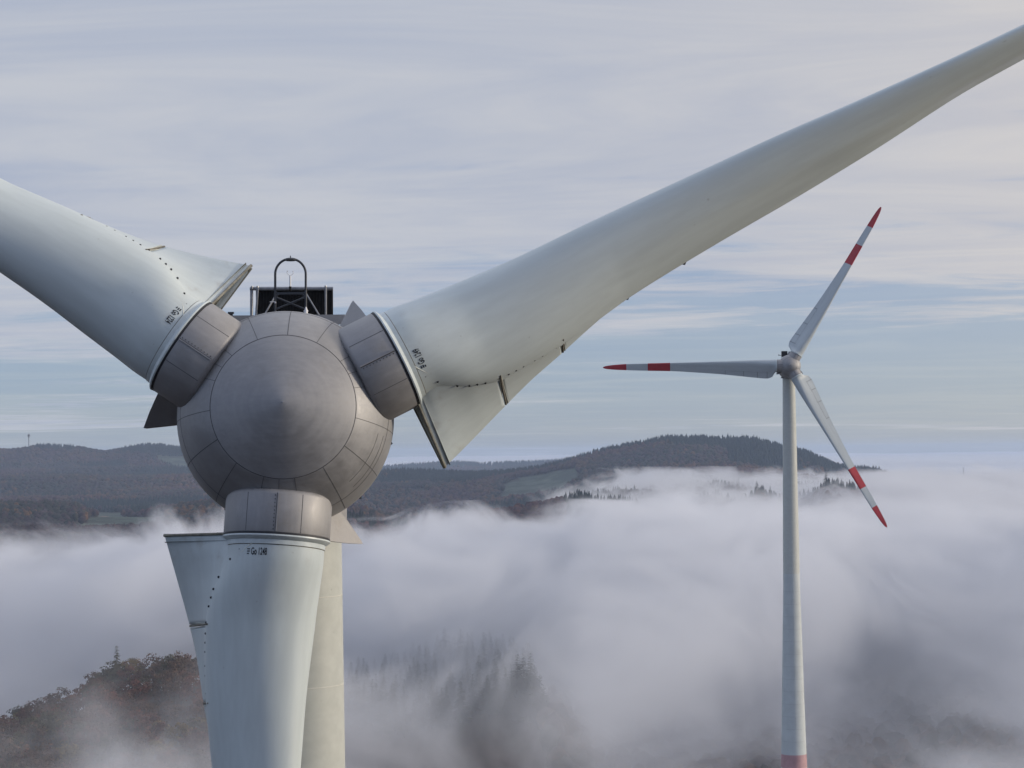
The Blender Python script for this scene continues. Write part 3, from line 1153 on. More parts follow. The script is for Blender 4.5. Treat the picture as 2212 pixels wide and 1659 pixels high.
LAY = [
    (60, [0], [-133]),
    (450, [-400, 300, 700, 1200, 2200], [-128, -134, -142, -152, -150]),
    (700, [-600, 0, 300, 700, 1100, 1700, 2400], [-126, -130, -134, -146, -156, -160, -160]),
    (860, [-600, -50, 200, 330, 500, 700, 1000, 1200, 1700, 2400], [-140, -126, -124, -124, -128, -146, -156, -165, -168, -168]),
    (1000, [-600, -100, 0, 130, 230, 330, 440, 560, 700, 900, 1050, 1190, 1300, 1700, 2400], [-165, -150, -142, -128, -116, -113, -112, -120, -136, -142, -131, -138, -164, -170, -170]),
    (1180, [-600, 0, 300, 440, 600, 760, 850, 950, 1050, 1140, 1190, 1300, 1500, 1800, 2400], [-170, -165, -150, -146, -145, -140, -135, -126, -124, -128, -146, -166, -168, -168, -165]),
    (1400, [-600, 0, 600, 950, 1200, 1600, 2400], [-175, -175, -165, -160, -170, -160, -150]),
    (1900, [-600, 0, 600, 850, 1200, 1700, 2400], [-175, -170, -165, -160, -140, -125, -125]),
    crest(2500, [(-600, 1140), (0, 1134), (200, 1136), (330, 1128), (480, 1120), (600, 1112), (720, 1108), (780, 1114), (820, 1128), (850, 1141), (930, 1120), (1000, 1103), (1080, 1095), (1200, 1075),
                 (1245, 1068), (1300, 1080), (1340, 1078), (1400, 1098), (1480, 1094), (1540, 1062), (1590, 1090), (1640, 1058), (1700, 1085), (1790, 1042), (1850, 1050), (1920, 1110), (2400, 1130)]),
    (2800, [-600, 0, 200, 480, 600, 820, 1000, 1200, 1500, 1800, 2400], [-108, -110, -111, -114, -118, -140, -125, -110, -100, -95, -110]),
    crest(3250, [(-600, 1080), (0, 1082), (120, 1081), (160, 1084), (185, 1097), (330, 1098), (400, 1085), (480, 1075), (600, 1075), (780, 1090), (900, 1130), (1100, 1110), (1300, 1060), (1600, 1050), (2400, 1060)], 14),
    (3700, [-600, 150, 330, 450, 600, 850, 1050, 1200, 1500, 1900, 2400], [-112, -112, -112, -112, -120, -165, -150, -110, -80, -85, -120]),
    (4400, [-600, 0, 330, 450, 600, 850, 1000, 1100, 1250], [-122, -116, -114, -110, -120, -150, -125, -105, -85]),
]
# the right-hand hill gets its own far columns
LAY[-1] = (4400, [-600, 0, 330, 450, 600, 830, 950, 1060, 1180, 1296, 1430, 1600, 1740, 1800, 1900, 2050, 2400],
           [-122, -116, -114, -110, -120, -150, -140, -112, -92, -70, -52, -50, -62, -72, -90, -110, -140])
LAY += [
    crest(5000, [(-600, 1085), (0, 1068), (330, 1062), (450, 1055), (600, 1050), (820, 1040), (900, 1036), (1000, 1030), (1071, 1023), (1106, 1018), (1164, 1009), (1211, 997), (1246, 986), (1296, 970), (1335, 963), (1374, 955), (1413, 948),
                 (1429, 943), (1452, 942), (1511, 942), (1569, 945), (1608, 943.5), (1628, 947), (1657, 953), (1687, 962), (1740, 975), (1785, 994), (1800, 1003), (1835, 1009), (1885, 1010), (1920, 1020), (2000, 1045), (2400, 1060)]),
    crest(5600, [(-600, 1030), (0, 1026), (120, 1023), (240, 1027), (340, 1024), (450, 1020), (600, 1018), (760, 1016), (820, 1016.5), (870, 1015.5), (900, 1018), (1000, 1021.5), (1060, 1022.5), (1110, 1026), (1200, 1030), (1500, 1040), (2400, 1075)]),
    (6200, [-600, 100, 330, 600, 820, 1000, 1500, 2400], [-95, -80, -78, -100, -140, -170, -200, -220]),
    (6600, [-600, 100, 330, 600, 820, 1000, 1500, 2400], [-52, -46, -40, -75, -150, -190, -230, -240]),
    crest(7200, [(-600, 975), (-200, 968), (0, 967), (25, 967), (59, 962.5), (78, 959.5), (102, 959), (137, 961.5), (176, 962), (191, 967), (225, 971), (254, 968), (273, 965), (305, 959.5), (342, 959), (361, 963), (391, 967), (450, 972), (560, 980), (700, 1000), (800, 1020), (900, 1050), (2400, 1120)]),
    (8200, [-600, 0, 500, 900, 1500, 2400], [-160, -150, -170, -230, -250, -250]),
    (9300, [-600, 2400], [-230, -250]),
    crest(10300, [(-600, 1010), (600, 1006), (832, 1005), (918, 999), (951, 996), (1000, 995.5), (1042, 999), (1106, 996), (1176, 994), (1235, 989), (1330, 990), (1500, 1000), (1700, 1030), (2400, 1040)]),
    (11500, [-600, 2400], [-220, -240]),
    (46000, [-600, 2400], [-260, -260]),
]
LYs = np.array([l[0] for l in LAY], float)
LL = np.log(LYs)


def noise2(x, y, seed=0):
    """cheap value noise, vectorised"""
    xi = np.floor(x).astype(np.int64); yi = np.floor(y).astype(np.int64)
    xf = x - xi; yf = y - yi
    xf = xf * xf * (3 - 2 * xf); yf = yf * yf * (3 - 2 * yf)

    def h(a, b):
        n_ = (a * 374761393 + b * 668265263 + seed * 1442695) & 0x7fffffff
        n_ = ((n_ ^ (n_ >> 13)) * 1274126177) & 0x7fffffff
        return ((n_ ^ (n_ >> 16)) & 0xffff) / 65535.0
    return (h(xi, yi) * (1 - xf) + h(xi + 1, yi) * xf) * (1 - yf) + (h(xi, yi + 1) * (1 - xf) + h(xi + 1, yi + 1) * xf) * yf


def fbm(x, y, sc, oct=4, seed=0):
    t = 0; a = 1; s_ = 0
    for o in range(oct):
        t = t + a * noise2(x / sc * 2**o, y / sc * 2**o, seed + o * 17)
        s_ += a; a *= 0.5
    return t / s_


def ground_z(X, Y):
    X = np.asarray(X, float); Y = np.asarray(Y, float)
    xd = 1106 + X / Y * FD
    zl = np.stack([np.interp(xd, l[1], l[2]) for l in LAY])          # layer heights per point
    ly = np.log(np.clip(Y, LYs[0], LYs[-1]))
    i = np.clip(np.searchsorted(LL, ly) - 1, 0, len(LL) - 2)
    t = (ly - LL[i]) / (LL[i + 1] - LL[i])
    t = t * t * (3 - 2 * t)
    idx = np.arange(len(X.ravel())).reshape(X.shape)
    zf = zl.reshape(len(LAY), -1)
    z0 = zf[i.ravel(), idx.ravel()].reshape(X.shape)
    z1 = zf[(i + 1).ravel(), idx.ravel()].reshape(X.shape)
    z = z0 * (1 - t) + z1 * t
    near_ = np.clip((Y - 1300) / 2500, 0, 1)
    edge = np.clip(np.minimum(t, 1 - t) * 3, 0, 1)
    flat = np.clip((xd - 480) / 150, 0, 1) + np.clip((2450 - Y) / 200, 0, 1) + np.clip((Y - 4500) / 300, 0, 1)
    flat = np.clip(flat, 0.12, 1)
    z = z + (fbm(X, Y, 420, 4, 3) - 0.5) * (6 + 46 * near_ * edge) * flat * np.clip((12000 - Y) / 3000, 0, 1)
    return z


# polar sheet, dense in front, coarse behind, reaching the horizon
az = np.concatenate([np.linspace(-180, -26, 60)[:-1], np.linspace(-26, 26, 620), np.linspace(26, 180, 60)[1:]])
rr = np.concatenate([[1.0, 60, 200, 350], np.geomspace(450, 12000, 300), [14000, 18000, 25000, 35000, 46000]])
A, RR = np.meshgrid(np.radians(az), rr)
X = RR * np.sin(A); Yc = RR * np.cos(A)
frontm = np.abs(np.degrees(A)) <= 26.01
Yq = np.where(frontm, np.maximum(Yc, 1.0), 1.0)
Z = np.where(frontm, ground_z(np.where(frontm, X, 0), Yq), -150 + 0 * A)
side = np.clip((np.abs(np.degrees(A)) - 20) / 6, 0, 1)
Z = Z * (1 - side) + (-150 + 60 * (fbm(X, Yc, 1500, 4, 9) - 0.5) - 80 * np.clip((RR - 6000) / 4000, 0, 1)) * side
nr, na = A.shape
verts = np.stack([X, Yc, Z], -1).reshape(-1, 3)
ii, jj = np.meshgrid(np.arange(nr - 1), np.arange(na - 1), indexing='ij')
q = np.stack([ii * na + jj, ii * na + jj + 1, (ii + 1) * na + jj + 1, (ii + 1) * na + jj], -1).reshape(-1, 4)[:, ::-1]


def mesh_np(name, v, faces, nper, mats, smooth=False):
    me = bpy.data.meshes.new(name)
    me.vertices.add(len(v)); me.vertices.foreach_set('co', np.ascontiguousarray(v, np.float32).ravel())
    me.loops.add(faces.size); me.loops.foreach_set('vertex_index', np.ascontiguousarray(faces, np.int32).ravel())
    me.polygons.add(len(faces)); me.polygons.foreach_set('loop_start', np.arange(0, faces.size, nper, dtype=np.int32))
    me.polygons.foreach_set('loop_total', np.full(len(faces), nper, np.int32))
    if smooth: me.polygons.foreach_set('use_smooth', np.ones(len(faces), bool))
    for m_ in mats: me.materials.append(m_)
    me.update(calc_edges=True)
    o = bpy.data.objects.new(name, me)
    col.objects.link(o)
    return o


# what grows where: colours in world space; fields are cleared patches
def in_poly(px, py, poly):
    c = np.zeros(px.shape, bool)
    n_ = len(poly)
    for k in range(n_):
        x0, y0 = poly[k]; x1, y1 = poly[(k + 1) % n_]
        cond = ((y0 > py) != (y1 > py)) & (px < (x1 - x0) * (py - y0) / (y1 - y0 + 1e-9) + x0)
        c ^= cond
    return c


def W(xd, Y):
    return ((xd - 1106) / FD * Y, Y)


FIELDS = [
    ([W(-400, 2560), W(150, 2560), W(205, 2640), W(150, 2790), W(-400, 2800)], 0),
    ([W(185, 2850), W(235, 2780), W(335, 3000), W(300, 3560), W(285, 3900), W(330, 4250), W(250, 4330), W(150, 4300), W(175, 3800)], 0),
    ([W(-60, 3900), W(140, 3950), W(140, 4050), W(-60, 4050)], 0),
    ([W(1060, 4560), W(1150, 4440), W(1215, 4400), W(1262, 4620), W(1240, 4850), W(1120, 4900)], 0),
    ([W(330, 6750), W(420, 6700), W(440, 6950), W(350, 6960)], 0),
    ([W(860, 4800), W(930, 4780), W(935, 4860), W(860, 4880)], 0),
    ([W(1690, 4300), W(1800, 4300), W(1800, 4420), W(1690, 4450)], 0),
]
BROWN = [W(210, 3640), W(238, 3600), W(262, 3760), W(228, 3980), W(212, 3960)]


def field_mask(x, y):
    f = np.zeros(x.shape, bool)
    jx = (fbm(x, y, 130, 3, 61) - 0.5) * 70; jy = (fbm(x, y, 130, 3, 67) - 0.5) * 240
    x = x + jx; y = y + jy
    for p, _ in FIELDS:
        f |= in_poly(x, y, p)
    return f


def forest_kind(x, y):
    """0..1: share of conifers"""
    return fbm(x, y, 520, 3, 41)


M_GROUND, gn, gb = new_mat('woodland_floor')
gb.inputs['Roughness'].default_value = 0.95
gb.inputs['Specular IOR Level'].default_value = 0.1
at_ = gn.n('ShaderNodeAttribute', attribute_name='cover')
tcg = gn.n('ShaderNodeTexCoord')
gf = gn.noise(tcg.outputs['Object'], 0.02, 6, 0.6)
gc = gn.mix(gn.ramp(gf, 0.35, 0.65), (0.55, 0.55, 0.55, 1), (1.25, 1.25, 1.25, 1))
mm = gn.n('ShaderNodeMix', data_type='RGBA', blend_type='MULTIPLY')
mm.inputs[0].default_value = 1.0
gn.link(at_.outputs['Color'], mm.inputs[6]); gn.link(gc, mm.inputs[7])
gn.link(mm.outputs[2], gb.inputs['Base Color'])
ground = mesh_np('ground', verts, q, 4, [M_GROUND], True)
tag(ground, kind='structure')
fm = field_mask(verts[:, 0], verts[:, 1])
bm_ = in_poly(verts[:, 0], verts[:, 1], BROWN)
gcol = np.tile(np.array([0.045, 0.032, 0.024, 1.0]), (len(verts), 1))
gcol[fm] = (0.075, 0.092, 0.068, 1)
gcol[bm_] = (0.26, 0.17, 0.12, 1)
ca = ground.data.color_attributes.new('cover', 'FLOAT_COLOR', 'POINT')
ca.data.foreach_set('color', gcol.astype(np.float32).ravel())

# ------------------------------------------------------------------ woods
def foliage_mat(name, attr=True, c=(0.05, 0.06, 0.03)):
    m_, n_, b = new_mat(name)
    b.inputs['Roughness'].default_value = 0.85
    b.inputs['Specular IOR Level'].default_value = 0.15
    t = n_.n('ShaderNodeTexCoord')
    f = n_.noise(t.outputs['Object'], 0.35, 4, 0.7)
    k = n_.mix(n_.ramp(f, 0.35, 0.65), (0.55, 0.55, 0.55, 1), (1.35, 1.35, 1.35, 1))
    mm = n_.n('ShaderNodeMix', data_type='RGBA', blend_type='MULTIPLY')
    mm.inputs[0].default_value = 1.0
    if attr:
        a_ = n_.n('ShaderNodeAttribute', attribute_name='tint')
        n_.link(a_.outputs['Color'], mm.inputs[6])
    else:
        mm.inputs[6].default_value = (*c, 1)
    n_.link(k, mm.inputs[7])
    n_.link(mm.outputs[2], b.inputs['Base Color'])
    return m_


M_WOOD = foliage_mat('wood_foliage')


def ico(sub):
    bm = bmesh.new()
    bmesh.ops.create_icosphere(bm, subdivisions=sub, radius=1.0)
    v = np.array([x.co[:] for x in bm.verts]); f = np.array([[x.index for x in p.verts] for p in bm.faces])
    bm.free()
    return v, f


def cone_tree(n_=6, tiers=3):
    v, f = [], []
    for k in range(tiers):
        z0 = 0.12 + 0.80 * k / tiers
        z1 = min(1.0, z0 + 0.50)
        r0 = 0.30 * (1 - k / tiers * 0.85)
        o = len(v)
        for j in range(n_):
            a = 2 * math.pi * (j + 0.5 * k) / n_
            rj = r0 * (1.0 if j % 2 == 0 else 0.72)
            v.append((rj * math.cos(a), rj * math.sin(a), z0))
        v.append((0, 0, z1))
        for j in range(n_): f.append((o + j, o + (j + 1) % n_, o + n_))
    return np.array(v), np.array(f)


CONES = np.array([[0.014, 0.024, 0.020], [0.017, 0.028, 0.022], [0.012, 0.021, 0.020]])
LEAFY = np.array([[0.10, 0.046, 0.038], [0.075, 0.034, 0.038], [0.11, 0.058, 0.032], [0.050, 0.042, 0.028], [0.060, 0.037, 0.038], [0.040, 0.040, 0.028], [0.14, 0.072, 0.026]])


def scatter(name, Y0, Y1, x0, x1, sp, leafv, leaff, conv, conf, size=1.0, label='', jitter=0.30, keep=None, leafy=False):
    pts = []
    y = Y0
    while y < Y1:
        s_ = sp(y)
        xa, xb = (x0 - 1106) / FD * y, (x1 - 1106) / FD * y
        xs = np.arange(xa, xb, s_)
        pts.append(np.stack([xs, np.full(xs.shape, y), np.full(xs.shape, s_)], -1))
        y += s_
    P = np.concatenate(pts)
    P[:, :2] += (rng.random((len(P), 2)) - 0.5) * P[:, 2:3] * 1.1
    x, y = P[:, 0], P[:, 1]
    m_ = ~field_mask(x, y)
    if keep is not None: m_ &= keep(x, y)
    P = P[m_]; x, y = P[:, 0], P[:, 1]
    z = ground_z(x, y)
    kind = forest_kind(x, y) + (rng.random(len(x)) - 0.5) * 0.10
    # conifer stands seen in the photograph: hill top on the right, belts on the left hillside
    xd = 1106 + x / y * FD
    bonus = np.zeros(len(x))
    def stand(xa, xb, ya, yb, amt):
        w_ = np.clip(np.minimum(xd - xa, xb - xd) / 25, 0, 1) * np.clip(np.minimum(y - ya, yb - y) / 120, 0, 1)
        return w_ * amt
    bonus += stand(1440, 1720, 4750, 5400, 0.35) + stand(1560, 1830, 4450, 5200, 0.25) - stand(1380, 1560, 4300, 4760, 0.2)
    bonus += stand(140, 350, 4340, 4640, 0.5) + stand(320, 520, 4250, 4700, 0.4) + stand(270, 340, 3750, 4300, 0.4) + stand(60, 170, 7000, 7500, 0.3)
    bonus += stand(150, 280, 6600, 6850, 0.35) - stand(-300, 480, 5150, 5750, 0.25) - stand(-300, 240, 2900, 3500, 0.2)
    bonus += stand(930, 1060, 4850, 5300, 0.2) - stand(800, 1225, 1800, 2800, 0.6) + stand(1225, 1262, 2300, 2700, 0.6) + stand(1320, 1360, 2300, 2700, 0.7)
    con = (kind + bonus) > (9 if leafy else 0.56)
    allv, allf, allc = [], [], []
    off = 0
    for flag, bv, bf, pal in ((False, leafv, leaff, LEAFY), (True, conv, conf, CONES)):
        idx = np.where(con == flag)[0]
        n_ = len(idx)
        if n_ == 0: continue
        sc = P[idx, 2] * (0.62 + 0.35 * rng.random(n_)) * size
        sc = np.minimum(sc, 12.5)
        ang = rng.random(n_) * 6.283
        ca_, sa_ = np.cos(ang)[:, None], np.sin(ang)[:, None]
        V = np.repeat(bv[None], n_, 0).copy()
        if not flag:
            V *= 1 + (rng.random((n_, len(bv), 1)) - 0.5) * jitter * 2
            r_ = sc[:, None]
            hh = (11 + 7 * rng.random(n_))[:, None]
            vx = V[:, :, 0] * r_ * 0.72; vy = V[:, :, 1] * r_ * 0.72
            vz = hh * 0.62 + V[:, :, 2] * hh * 0.42
        else:
            h = (16 + 10 * rng.random(n_))[:, None]
            V[:, :, :2] *= 1 + (rng.random((n_, len(bv), 1)) - 0.5) * 0.5
            vx = V[:, :, 0] * h * 0.75; vy = V[:, :, 1] * h * 0.75
            vz = V[:, :, 2] * h
        wx = vx * ca_ - vy * sa_ + x[idx][:, None]
        wy = vx * sa_ + vy * ca_ + y[idx][:, None]
        wz = vz + z[idx][:, None] - 1.5
        allv.append(np.stack([wx, wy, wz], -1).reshape(-1, 3))
        F_ = bf[None] + (np.arange(n_) * len(bv))[:, None, None] + off
        allf.append(F_.reshape(-1, 3))
        off += n_ * len(bv)
        # patches of similar colour with tree to tree variation
        pn = (fbm(x[idx], y[idx], 260, 3, 77) * 1.35 - 0.2) * len(pal) + (rng.random(n_) - 0.5) * 1.6
        c = pal[np.clip(pn.astype(int), 0, len(pal) - 1)] * (0.72 + 0.36 * rng.random((n_, 1))) * (0.22 + 1.1 * fbm(x[idx], y[idx], 600, 3, 123))[:, None]
        allc.append(np.repeat(c, len(bv), 0))
    v = np.concatenate(allv); f = np.concatenate(allf); c = np.concatenate(allc)
    o = mesh_np(name, v, f, 3, [M_WOOD], False)
    cc = np.concatenate([c, np.ones((len(c), 1))], 1).astype(np.float32)
    a_ = o.data.color_attributes.new('tint', 'FLOAT_COLOR', 'POINT')
    a_.data.foreach_set('color', cc.ravel())
    tag(o, label, 'woodland', kind='stuff')
    return o


iv1, if1 = ico(1)
iv2, if2 = ico(2)
cv, cf = cone_tree(8, 5)
cv3, cf3 = cone_tree(5, 2)
scatter('forest', 1900, 2820, -150, 2350, lambda y: 9.0, iv2, if2, cv, cf, label='brown and green autumn woodland on the middle ridge rising out of the fog')
scatter('forest', 2820, 4720, -150, 2350, lambda y: 9.5 + (y - 2820) / 1500, iv1, if1, cv, cf, label='mixed autumn woodland around the frosty green fields', keep=lambda x, y: ground_z(x, y) > -175)
scatter('forest', 4720, 5500, -150, 2000, lambda y: 9.5, iv1, if1, cv, cf, label='dark wooded round hill behind the right-hand turbine tower', keep=lambda x, y: (1106 + x / y * FD) > 780)
scatter('forest', 4720, 7600, -150, 1200, lambda y: 11.0, iv1, if1, cv3, cf3, label='wooded long hill on the left horizon under the transmitter tower', keep=lambda x, y: ((1106 + x / y * FD) < 780) | (y > 5500))
scatter('forest', 9900, 10500, 500, 1600, lambda y: 17.0, iv1, if1, cv3, cf3, size=0.8, label='far blue wooded ridge standing between two banks of fog')

scatter('forest', 1300, 1900, -150, 2400, lambda y: 10.0, iv1, if1, cv, cf, leafy=True, label='brown woodland mostly buried in fog in the middle distance')
scatter('forest', 620, 1300, 1200, 2400, lambda y: 9.5, iv2, if2, cv, cf, leafy=True, label='woodland floor glimpsed as dark patches through fog at lower right')

# ------------------------------------------------------------------ single trees in the fog
def leaf_mat(name, c):
    return foliage_mat(name, False, c)


M_BARK = simple('bark', (0.05, 0.04, 0.033), 0.9, 0, 0.3, 2)
LM = {'yellow': leaf_mat('yellow_leaves', (0.17, 0.115, 0.03)), 'rust': leaf_mat('rust_leaves', (0.13, 0.052, 0.03)), 'olive': leaf_mat('olive_leaves', (0.075, 0.065, 0.03)),
      'brown': leaf_mat('brown_leaves', (0.11, 0.062, 0.035)), 'dark': leaf_mat('needles', (0.016, 0.026, 0.02))}


def broadleaf(seed, h=17.0, rad=6.0):
    """trunk with limbs and a crown of leaf clumps; returns two meshes"""
    rd = random.Random(seed)
    mb = MB()
    mb.tube([(0, 0, -1), (0.1, 0, h * 0.25), (rd.uniform(-.4, .4), rd.uniform(-.4, .4), h * 0.5), (rd.uniform(-.8, .8), rd.uniform(-.8, .8), h * 0.8)], [0.42, 0.32, 0.22, 0.08], 7)
    tips = []
    for k in range(11):
        a = k * 2.4 + rd.uniform(-.4, .4)
        z0 = h * rd.uniform(0.25, 0.6)
        l = rad * rd.uniform(0.55, 0.95)
        p1 = Vector((math.cos(a) * l * .5, math.sin(a) * l * .5, z0 + h * .12))
        p2 = Vector((math.cos(a) * l, math.sin(a) * l, z0 + h * rd.uniform(.15, .3)))
        mb.tube([(0, 0, z0), p1, p2], [0.16, 0.09, 0.03], 5)
        tips.append(p2)
    trunk = mb.build('trunk', M_BARK, None, False)
    v, f = [], []
    clumps = []
    for p in tips: clumps.append((p, rd.uniform(1.5, 2.5)))
    for k in range(16):
        u = rd.uniform(-0.35, 1); a = rd.uniform(0, 6.283)
        rr_ = math.sqrt(max(0, 1 - u * u)) * rad * rd.uniform(0.55, 0.9)
        clumps.append((Vector((math.cos(a) * rr_, math.sin(a) * rr_, h * 0.58 + u * h * 0.36)), rd.uniform(1.4, 2.6)))
    for c, r_ in clumps:
        for k in range(46):
            d = Vector((rd.gauss(0, 1), rd.gauss(0, 1), rd.gauss(0, 1))).normalized()
            p = c + Vector((d.x * r_, d.y * r_, d.z * r_ * 0.7)) * rd.uniform(0.55, 1.08)
            s_ = rd.uniform(0.28, 0.55)
            n_ = (d + Vector((rd.uniform(-.7, .7), rd.uniform(-.7, .7), rd.uniform(-.3, .9)))).normalized()
            t1 = n_.orthogonal().normalized() * s_
            t2 = n_.cross(t1).normalized() * s_ * rd.uniform(0.6, 1)
            o = len(v)
            v += [p - t1 - t2 * .3, p + t2, p + t1 - t2 * .2, p - t2]
            f.append((o, o + 3, o + 2, o + 1))
    crown = mesh_obj('crown', v, f, M_BARK, None, False)
    return trunk, crown


def spruce(seed, h=24.0):
    rd = random.Random(seed)
    mb = MB()
    mb.tube([(0, 0, -1), (0, 0, h * .5), (0.1, 0, h)], [0.34, 0.18, 0.02], 7)
    trunk = mb.build('trunk', M_BARK, None, False)
    v, f = [], []
    z = h * 0.12
    while z < h * 0.985:
        q = 1 - z / h
        L_ = (0.8 + 6.4 * q ** 0.85) * rd.uniform(0.8, 1.15)
        nb = int(5 + 7 * q)
        for k in range(nb):
            a = rd.uniform(0, 6.283)
            l = L_ * rd.uniform(0.7, 1.1)
            d = Vector((math.cos(a), math.sin(a), 0)); s_ = Vector((-d.y, d.x, 0))
            p0 = Vector((0, 0, z)); dz = -0.22 * l
            nseg_ = 4
            for j in range(nseg_):
                t0, t1 = j / nseg_, (j + 1.25) / nseg_
                w_ = 0.34 * l * (1 - t0 * 0.75) * rd.uniform(.7, 1.2)
                a0 = p0 + d * l * t0 + Vector((0, 0, dz * t0 * t0 + 0.25))
                a1 = p0 + d * l * t1 + Vector((0, 0, dz * t1 * t1 + 0.1))
                o = len(v)
                v += [a0, a0.lerp(a1, .4) + s_ * w_ + Vector((0, 0, -0.35 * w_)), a1, a0.lerp(a1, .4) - s_ * w_ + Vector((0, 0, -0.35 * w_))]
                f.append((o, o + 1, o + 2, o + 3))
        z += h * 0.022 * rd.uniform(0.8, 1.3)
    crown = mesh_obj('crown', v, f, M_BARK, None, False)
    return trunk, crown


PROTO = {'broad': [broadleaf(s) for s in (1, 2, 3, 4)], 'spruce': [spruce(s) for s in (5, 6, 7)]}
used_first = set()
CROWNS = {}


def plant(kind, tint, x, y, sc, label, cat='tree', group=None, name='tree', hs=1.0, lift=0.0):
    i = random.randrange(len(PROTO[kind]))
    tr, cr = PROTO[kind][i]
    z = float(ground_z(np.array([x]), np.array([y]))[0]) + lift
    e = empty(name, (x, y, z))
    e.rotation_euler = (0, 0, random.uniform(0, 6.28))
    e.scale = (sc, sc, sc * hs)
    tag(e, label, cat, group)
    key = (kind, i, tint)
    if key not in CROWNS:
        me = cr.data.copy()
        me.materials.clear(); me.materials.append(LM[tint])
        CROWNS[key] = me
    t = bpy.data.objects.new('trunk', tr.data); c = bpy.data.objects.new('crown', CROWNS[key])
    for o in (t, c):
        col.objects.link(o); o.parent = e
    return e


def Wp(xd, Y):
    return (xd - 1106) / FD * Y, Y


x, y = Wp(152, 800)
plant('broad', 'yellow', x, y, 1.0, 'bright yellow-leaved tree low on the left, lit in a gap of the fog', name='autumn_tree', hs=1.0)
x, y = Wp(95, 795)
plant('broad', 'yellow', x + 2, y + 30, 0.8, 'smaller yellowish tree just above and left of the bright yellow tree', name='autumn_tree')
x, y = Wp(250, 985)
plant('spruce', 'olive', x, y, 0.98, 'thin pale larch standing above the left-hand trees in the fog', name='larch_tree', hs=1.15)
x, y = Wp(215, 930)
plant('broad', 'rust', x, y, 1.15, 'dark rust-brown tree below the thin larch on the left slope', name='autumn_tree')
x, y = Wp(290, 935)
plant('broad', 'rust', x, y, 1.1, 'rust-brown tree right of the dark rust one, above the fog gap', name='autumn_tree')
gl = 'trees of the foggy left slope'
random.seed(21)
n_ok = 0
spots = []
for k in range(900):
    xd_ = random.uniform(-140, 455); Y_ = random.uniform(690, 1040)
    x, y = Wp(xd_, Y_)
    if all((x - a) ** 2 + (y - b) ** 2 > 8.5 ** 2 for a, b in spots):
        spots.append((x, y))
spots = spots[:190]
for x, y in spots:
    u = random.random()
    z_ = 'brown' if u < 0.40 else ('olive' if u < 0.66 else ('rust' if u < 0.95 else 'yellow'))
    lab = {'brown': 'brown autumn tree half hidden by fog on the left slope', 'olive': 'olive-green tree half hidden by fog on the left slope',
           'rust': 'rust-coloured tree half hidden by fog on the left slope', 'yellow': 'dull yellow tree half hidden by fog on the left slope'}[z_]
    plant('broad', z_, x, y, random.uniform(0.8, 1.15), lab, group=gl + ', ' + z_, name='autumn_tree', hs=random.uniform(0.85, 1.1))
# spruces on the foggy knoll in the middle
gs = 'spruces of the foggy knoll'
spots = []
for k in range(1500):
    xd_ = random.uniform(745, 1150); Y_ = random.uniform(1030, 1260)
    x, y = Wp(xd_, Y_)
    if all((x - a) ** 2 + (y - b) ** 2 > 6.2 ** 2 for a, b in spots):
        spots.append((x, y))
for x, y in spots[:200]:
    plant('spruce', 'dark', x, y, random.uniform(0.72, 0.98), 'dark spruce fading into the fog on the middle knoll', group=gs, name='spruce_tree')
for xd_, Y_, s_ in ((955, 1165, 1.18), (990, 1160, 1.15)):
    x, y = Wp(xd_, Y_)
    plant('spruce', 'dark', x, y, s_, ('taller spruce tip on the left crest of the middle knoll' if xd_ < 970 else 'second tall spruce tip right of the first on the knoll crest'), name='spruce_tree')
ge = 'spruces at the dark right end of the foggy knoll'
for xd_, Y_, s_ in ((1112, 1060, 1.25), (1126, 1050, 1.3), (1140, 1062, 1.32), (1150, 1050, 1.15), (1160, 1055, 1.02), (1120, 1035, 1.1), (1135, 1030, 1.05), (1150, 1035, 0.95), (1168, 1045, 0.85), (1176, 1050, 0.7), (1104, 1040, 0.95), (1165, 1030, 0.75)):
    x, y = Wp(xd_, Y_)
    plant('spruce', 'dark', x, y, s_, 'tall dark spruce in the clearest clump, right end of the knoll', group=ge, name='spruce_tree')
# trees poking out on the right
for xd_, Y_, s_, lab in ((1632, 2480, 1.25, 'hazy pointed tree left of the far tower, above the fog bank'), (1661, 2470, 1.1, 'small round-topped tree right beside the hazy pointed one'),
                         (1782, 2500, 1.3, 'hazy tree at the left end of the row right of the tower')):
    x, y = Wp(xd_, Y_)
    plant('spruce', 'dark', x, y, s_, lab, name='spruce_tree')
for xd_, s_ in ((1571, 0.95), (1578, 0.75), (1627, 0.9), (1634, 0.85), (1690, 0.7), (1697, 0.6)):
    x, y = Wp(xd_, 4990)
    plant('spruce', 'dark', x, y, s_, 'fir standing above the others on the crest of the round hill', group='taller firs on the hill crest', name='spruce_tree', lift=6)
for tr, cr in PROTO['broad'] + PROTO['spruce']:
    for o in (tr, cr):
        bpy.data.objects.remove(o)

# ------------------------------------------------------------------ masts
def mast(xd, Y, ytop, ybase, label, r0, platforms=(), cat='mast', name='radio_mast'):
    b = at(xd, ybase, Y)
    t_ = at(xd, ytop, Y)
    e = empty(name, b)
    tag(e, label, cat)
    h = t_.z - b.z
    mb = MB()
    mb.tube([(0, 0, -20), (0, 0, h * .8), (0, 0, h)], [r0, r0 * .75, r0 * .3], 10)
    mb.build('shaft', M_MAST, e, True)
    for f_, rr_, hh in platforms:
        mb = MB()
        mb.tube([(0, 0, h * f_ - hh), (0, 0, h * f_ + hh)], rr_, 14)
        for k in range(8):
            a = k * math.pi / 4
            mb.box((rr_ * math.cos(a), rr_ * math.sin(a), h * f_ + hh), 1.0, 1.0, hh * 2.2)
        mb.build('antenna_platform', M_MAST, e, False)
    return e


